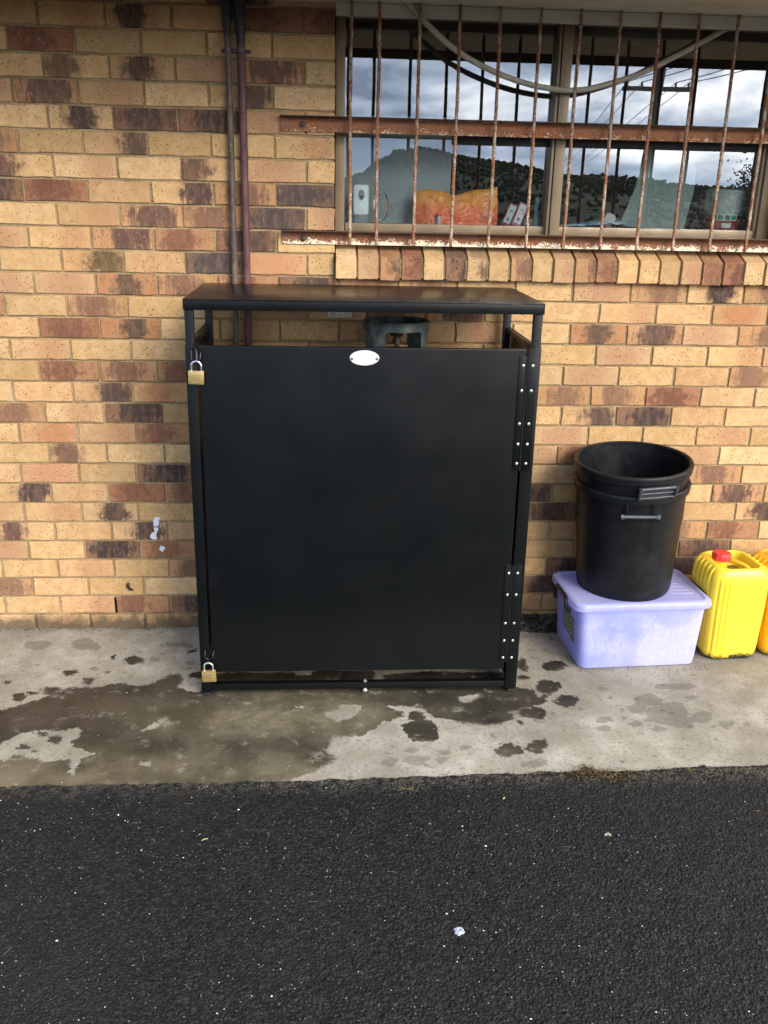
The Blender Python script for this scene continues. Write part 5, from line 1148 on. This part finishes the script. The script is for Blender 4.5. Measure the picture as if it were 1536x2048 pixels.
def can(cx_, cy, rz, mat, lab, extra=False):
    e = empty('jerrycan', (cx_, cy, 0), lab, 'jerrycan', 'plastic jerrycans against the wall', rz=rz)
    hw, hd, H = .129, .128, .418; n = 12; b = MB(); rings = []
    def ring(sx, sy, r, z, tw=0):
        p = resample(rrect(0, 0, hw*sx, hd*sy, r, n, z), 200)
        out = []
        for (x, y, zz) in p:
            # vertical grooves at the two front corners and waist
            a = math.degrees(math.atan2(y, x)); dd = 0
            if .03 < z < H-.05:
                for ac in (-117, -124.5, -132, -148, -156, -60, -53): 
                    d_ = abs((a-ac+180) % 360-180)
                    if d_ < 2.6: dd += .0075*(1-d_/2.6)*min(1, (z-.03)/.03)
            L = math.hypot(x, y); out.append((x*(1-dd/L), y*(1-dd/L), zz))
        return out
    for sx, sy, r, z in ((.76, .82, .05, .002), (.86, .91, .05, .006), (.91, .955, .052, .018), (.925, .975, .052, .035), (.935, .985, .052, .06), (.965, 1, .052, .15), (1, 1, .052, .25), (1, 1, .052, .33), (.995, .995, .052, .352), (.97, .975, .052, .378), (.92, .94, .05, .397), (.85, .89, .05, .410), (.77, .84, .05, .417), (.70, .80, .045, .418), (.66, .79, .04, .415), (.63, .775, .04, .405), (.61, .76, .04, .385), (.59, .74, .038, .362), (.53, .71, .03, .352)):
        rings.append(ring(sx, sy, r, z))
    b.loft(rings); b.build('can_body', mat, e, local=1, auto=False)
    # shoulder ribs on both sides
    for s_ in (-1, 1):
        for q in range(5):
            b = MB(); y = -.070+.034*q; b.tube([(s_*hw*1.0, y, .305), (s_*hw*1.008, y, .335), (s_*hw*.995, y, .365), (s_*hw*.93, y, .398), (s_*hw*.85, y, .413)], [.002, .0045, .0055, .005, .002], 8)
            b.build('shoulder_rib', mat, e, local=1)
    b = MB(); b.tube([(-.012, .050, .352), (-.010, .030, .405), (.005, -.008, .412), (.026, -.066, .413), (.032, -.098, .407)], [.010, .0105, .0105, .010, .009], 10)
    for i, (x, y, z) in enumerate(b.v): pass
    b.build('carry_handle', mat, e, local=1)
    MB().lathe([(.028, .350), (.030, .385), (.030, .416)], (-.040, .022, 0), 24).build('neck', mat, e, local=1)
    pr = []; cp = MB(); nn = 48; CAPY = .022
    for r_, z in ((.036, .412), (.038, .414), (.038, .438), (.035, .443), (.012, .444)):
        pr.append([(-.040+(r_+(.0015 if k % 4 < 2 and r_ > .03 else 0))*cos(2*pi*k/nn), CAPY+(r_+(.0015 if k % 4 < 2 and r_ > .03 else 0))*sin(2*pi*k/nn), z) for k in range(nn)])
    cp.loft(pr); cp.build('cap', plain('red_cap', (205, 48, 44), .42, var=.08), e, local=1)
    gr_ = MB(); gr_.loft([rrect(-.0, 0, .068, .088, .03, 6, z) for z in (.3535, .3545)]); gr_.build('top_grime', plain('brown_grime', (120, 98, 48), .8, var=.4, scale=60), e, local=1)
    if extra:
        lb = MB(); lb.add([(-hw-.0012, -.075, .165), (-hw-.0012, .05, .165), (-hw-.0012, .05, .285), (-hw-.0012, -.075, .285)], [[0, 1, 2, 3]])
        o = lb.build('label', plain('pale_label', (226, 200, 180), .55, var=.05), e, local=1)
        lb = MB(); lb.add([(-hw-.0018, -.075, .225), (-hw-.0018, .05, .225), (-hw-.0018, .05, .234), (-hw-.0018, -.075, .234)], [[0, 1, 2, 3]]); lb.build('label_stripe', plain('red_stripe', (200, 60, 45), .5), e, local=1)
        for (y0, y1, z0, z1) in ((-.07, -.045, .178, .205), (-.04, -.018, .178, .205), (-.07, -.05, .255, .262), (-.045, -.02, .262, .268), (-.068, -.062, .211, .219)):
            lb = MB(); lb.add([(-hw-.0019, y0, z0), (-hw-.0019, y1, z0), (-hw-.0019, y1, z1), (-hw-.0019, y0, z1)], [[0, 1, 2, 3]])
            lb.build('label_print', plain('label_grey_print', (160, 140, 130), .6), e, local=1)
    return e
can(2.894, -.245, R(3), canmat('yellow_can_plastic', (.84, .57, .03), (.89, .64, .045), 1.), 'yellow jerrycan with red cap and dirty base, right beside the lilac tub')
can(3.157, -.222, R(6), canmat('orange_can_plastic', (.86, .42, .01), (.90, .50, .015), .6), 'orange yellow jerrycan with a pale label, cut by the right edge', True)

# ------------------------------------------------------------------ what the window reflects: hill, pole, tree
def hill():
    crest = [(-60, 3.0), (-30, 3.2), (-2.6, 3.3), (5.6, 5.37), (7.6, 6.15), (8.4, 7.0), (10.3, 8.3), (12.2, 9.25), (15.4, 9.62), (17.7, 9.16), (20.1, 8.64), (24.1, 8.3), (28.9, 7.37), (32.1, 6.7), (35.4, 6.03), (37.8, 5.71), (41, 6.3), (43.4, 6.44), (48.4, 5.34), (54.2, 4.87), (59.1, 5.5), (65, 4.6), (73, 4.2), (90, 4.4), (140, 4.2)]
    xs = np.arange(-60, 140, .8); b = MB(); ny = 14; vs = []
    for j in range(ny):
        t = j/(ny-1); y = -(62+144.4*t); pf = sin(min(1, t/.62)*pi/2) if t < .62 else cos((t-.62)/.38*pi/2)*.9+.1
        for x in xs:
            h = float(np.interp(x, [c[0] for c in crest], [c[1] for c in crest]))
            h = 1.85+(h-1.85)*1.0
            vs.append((x, y, -.2+(h-.9)*pf+.5*mnoise.noise(Vector((x*.07, y*.07, 0)))))
    nx = len(xs)
    b.add(vs, [[j*nx+i, j*nx+i+1, (j+1)*nx+i+1, (j+1)*nx+i] for j in range(ny-1) for i in range(nx-1)], 0, True)
    MH = plain('hill_scrub', (30, 37, 27), .95, var=.35, scale=.5)
    tag(b.build('hill', MH, auto=False), kind='structure')
    r_ = random.Random(17); w = MB()
    for i in range(9000):
        t = r_.uniform(.0, .70) if i > 1800 else r_.uniform(.55, .66); x = r_.uniform(-5, 75); y = -(62+144.4*t)
        pf = sin(min(1, t/.62)*pi/2) if t < .62 else cos((t-.62)/.38*pi/2)*.9+.1
        h = float(np.interp(x, [c[0] for c in crest], [c[1] for c in crest])); z = -.2+(h-.9)*pf
        s_ = r_.uniform(.22, .5)*(1.0 if i > 1800 else 1.35); k = 5; a = r_.uniform(0, 6); hh = s_*r_.uniform(.6, 1.1)
        for q in range(3):
            ox, oz = r_.uniform(-.4, .4)*s_, r_.uniform(-.2, .7)*hh
            rg = [(x+ox+s_*.6*cos(a+6.283*m_/k)*r_.uniform(.5, 1.1), y+s_*.6*sin(a+6.283*m_/k), z+oz+r_.uniform(-.15, .3)*s_) for m_ in range(k)]
            w.add(rg+[(x+ox, y, z+oz+hh*.55), (x+ox, y, z+oz-.3)], [[m_, (m_+1) % k, k] for m_ in range(k)]+[[(m_+1) % k, m_, k+1] for m_ in range(k)])
    tag(w.build('woodland', plain('gum_foliage', (38, 46, 33), .95, var=.3, scale=.5)), kind='stuff')
hill()
pol = empty('power_pole', (11.75, -27.8, 0), 'timber power pole with crossarm, seen reflected in the right window pane', 'power pole')
MPW = plain('pole_timber', (88, 86, 80), .9, var=.15, scale=4)
MB().tube([(11.6, -27.8, -.1), (11.75, -27.8, 3), (12.03, -27.8, 6.9)], [.17, .15, .125], 16).build('pole', MPW, pol)
MB().box((10.75, -27.94, 5.28), (13.1, -27.80, 5.42), .01).build('crossarm', MPW, pol)
for x in (10.9, 11.4, 12.5, 12.95): MB().lathe([(.02, 0), (.05, .02), (.03, .06), (.05, .09), (.03, .13), (0, .14)], (x, -27.87, 5.42), 12).build('insulator', plain('porcelain', (120, 110, 100), .3), pol)
MWI = plain('wire_black', (25, 25, 27), .6)
FARW = [(39.77, -160.0, 6.35), (40.37, -160.0, 6.37), (41.49, -160.0, 6.39), (42.78, -160.0, 6.42)]
NEARW = [(10.54, -16.0, 5.33), (10.96, -16.0, 5.26), (11.39, -16.0, 5.18), (11.82, -16.0, 5.1)]
for i, x in enumerate((10.9, 11.4, 12.5, 12.95)):
    a, o, c = Vector(FARW[i]), Vector((x, -27.87, 5.55)), Vector(NEARW[i]); pts = []
    for j in range(15): t = j/14; p = a.lerp(o, t); p.z -= 1.2*t*(1-t); pts.append(p)
    for j in range(1, 9): t = j/8; p = o.lerp(c, t); p.z -= .25*t*(1-t); pts.append(p)
    tag(MB().tube(pts, .014, 5).build('power_line', MWI), 'thin black overhead wire on the %s insulator of the pole crossarm' % ('leftmost', 'second', 'third', 'rightmost')[i], 'overhead wire', 'overhead wires on the power pole')
def tree(x, y, h, cr, seed, lab):
    r_ = random.Random(seed); e = empty('tree', (x, y, 0), lab, 'tree'); b = MB()
    b.tube([(x, y, 0), (x+.1, y, h*.3), (x-.05, y+.1, h*.6), (x, y, h*.85)], [.16, .12, .08, .03], 10)
    tips = []
    for k in range(14):
        z0 = h*r_.uniform(.25, .75); a = r_.uniform(0, 6.28); L = cr*r_.uniform(.5, 1); t = Vector((x+L*cos(a), y+L*sin(a), z0+h*r_.uniform(.05, .25))); tips.append(t)
        b.tube([(x, y, z0), ((x+t.x)/2, (y+t.y)/2, (z0+t.z)/2+.1), t], [.05, .03, .012], 6)
    b.build('trunk', plain('bark_'+str(seed), (80, 70, 60), .9, scale=8), e)
    f = MB()
    for t in tips:
        for q in range(260):
            d_ = Vector((r_.gauss(0, 1), r_.gauss(0, 1), r_.gauss(0, .8)))*cr*.22; p = t+d_; s_ = r_.uniform(.03, .07); u = Vector((r_.gauss(0, 1), r_.gauss(0, 1), r_.gauss(0, 1))).normalized(); w = u.orthogonal().normalized()
            f.add([p+u*s_, p+w*s_*.5, p-u*s_, p-w*s_*.5], [[0, 1, 2, 3]])
    f.build('crown', plain('leaves_'+str(seed), (50, 66, 34), .7, scale=2), e)
tree(13.7, -21.8, 3.2, 1.3, 3, 'small leafy tree across the lot, reflected at the right edge of the window')
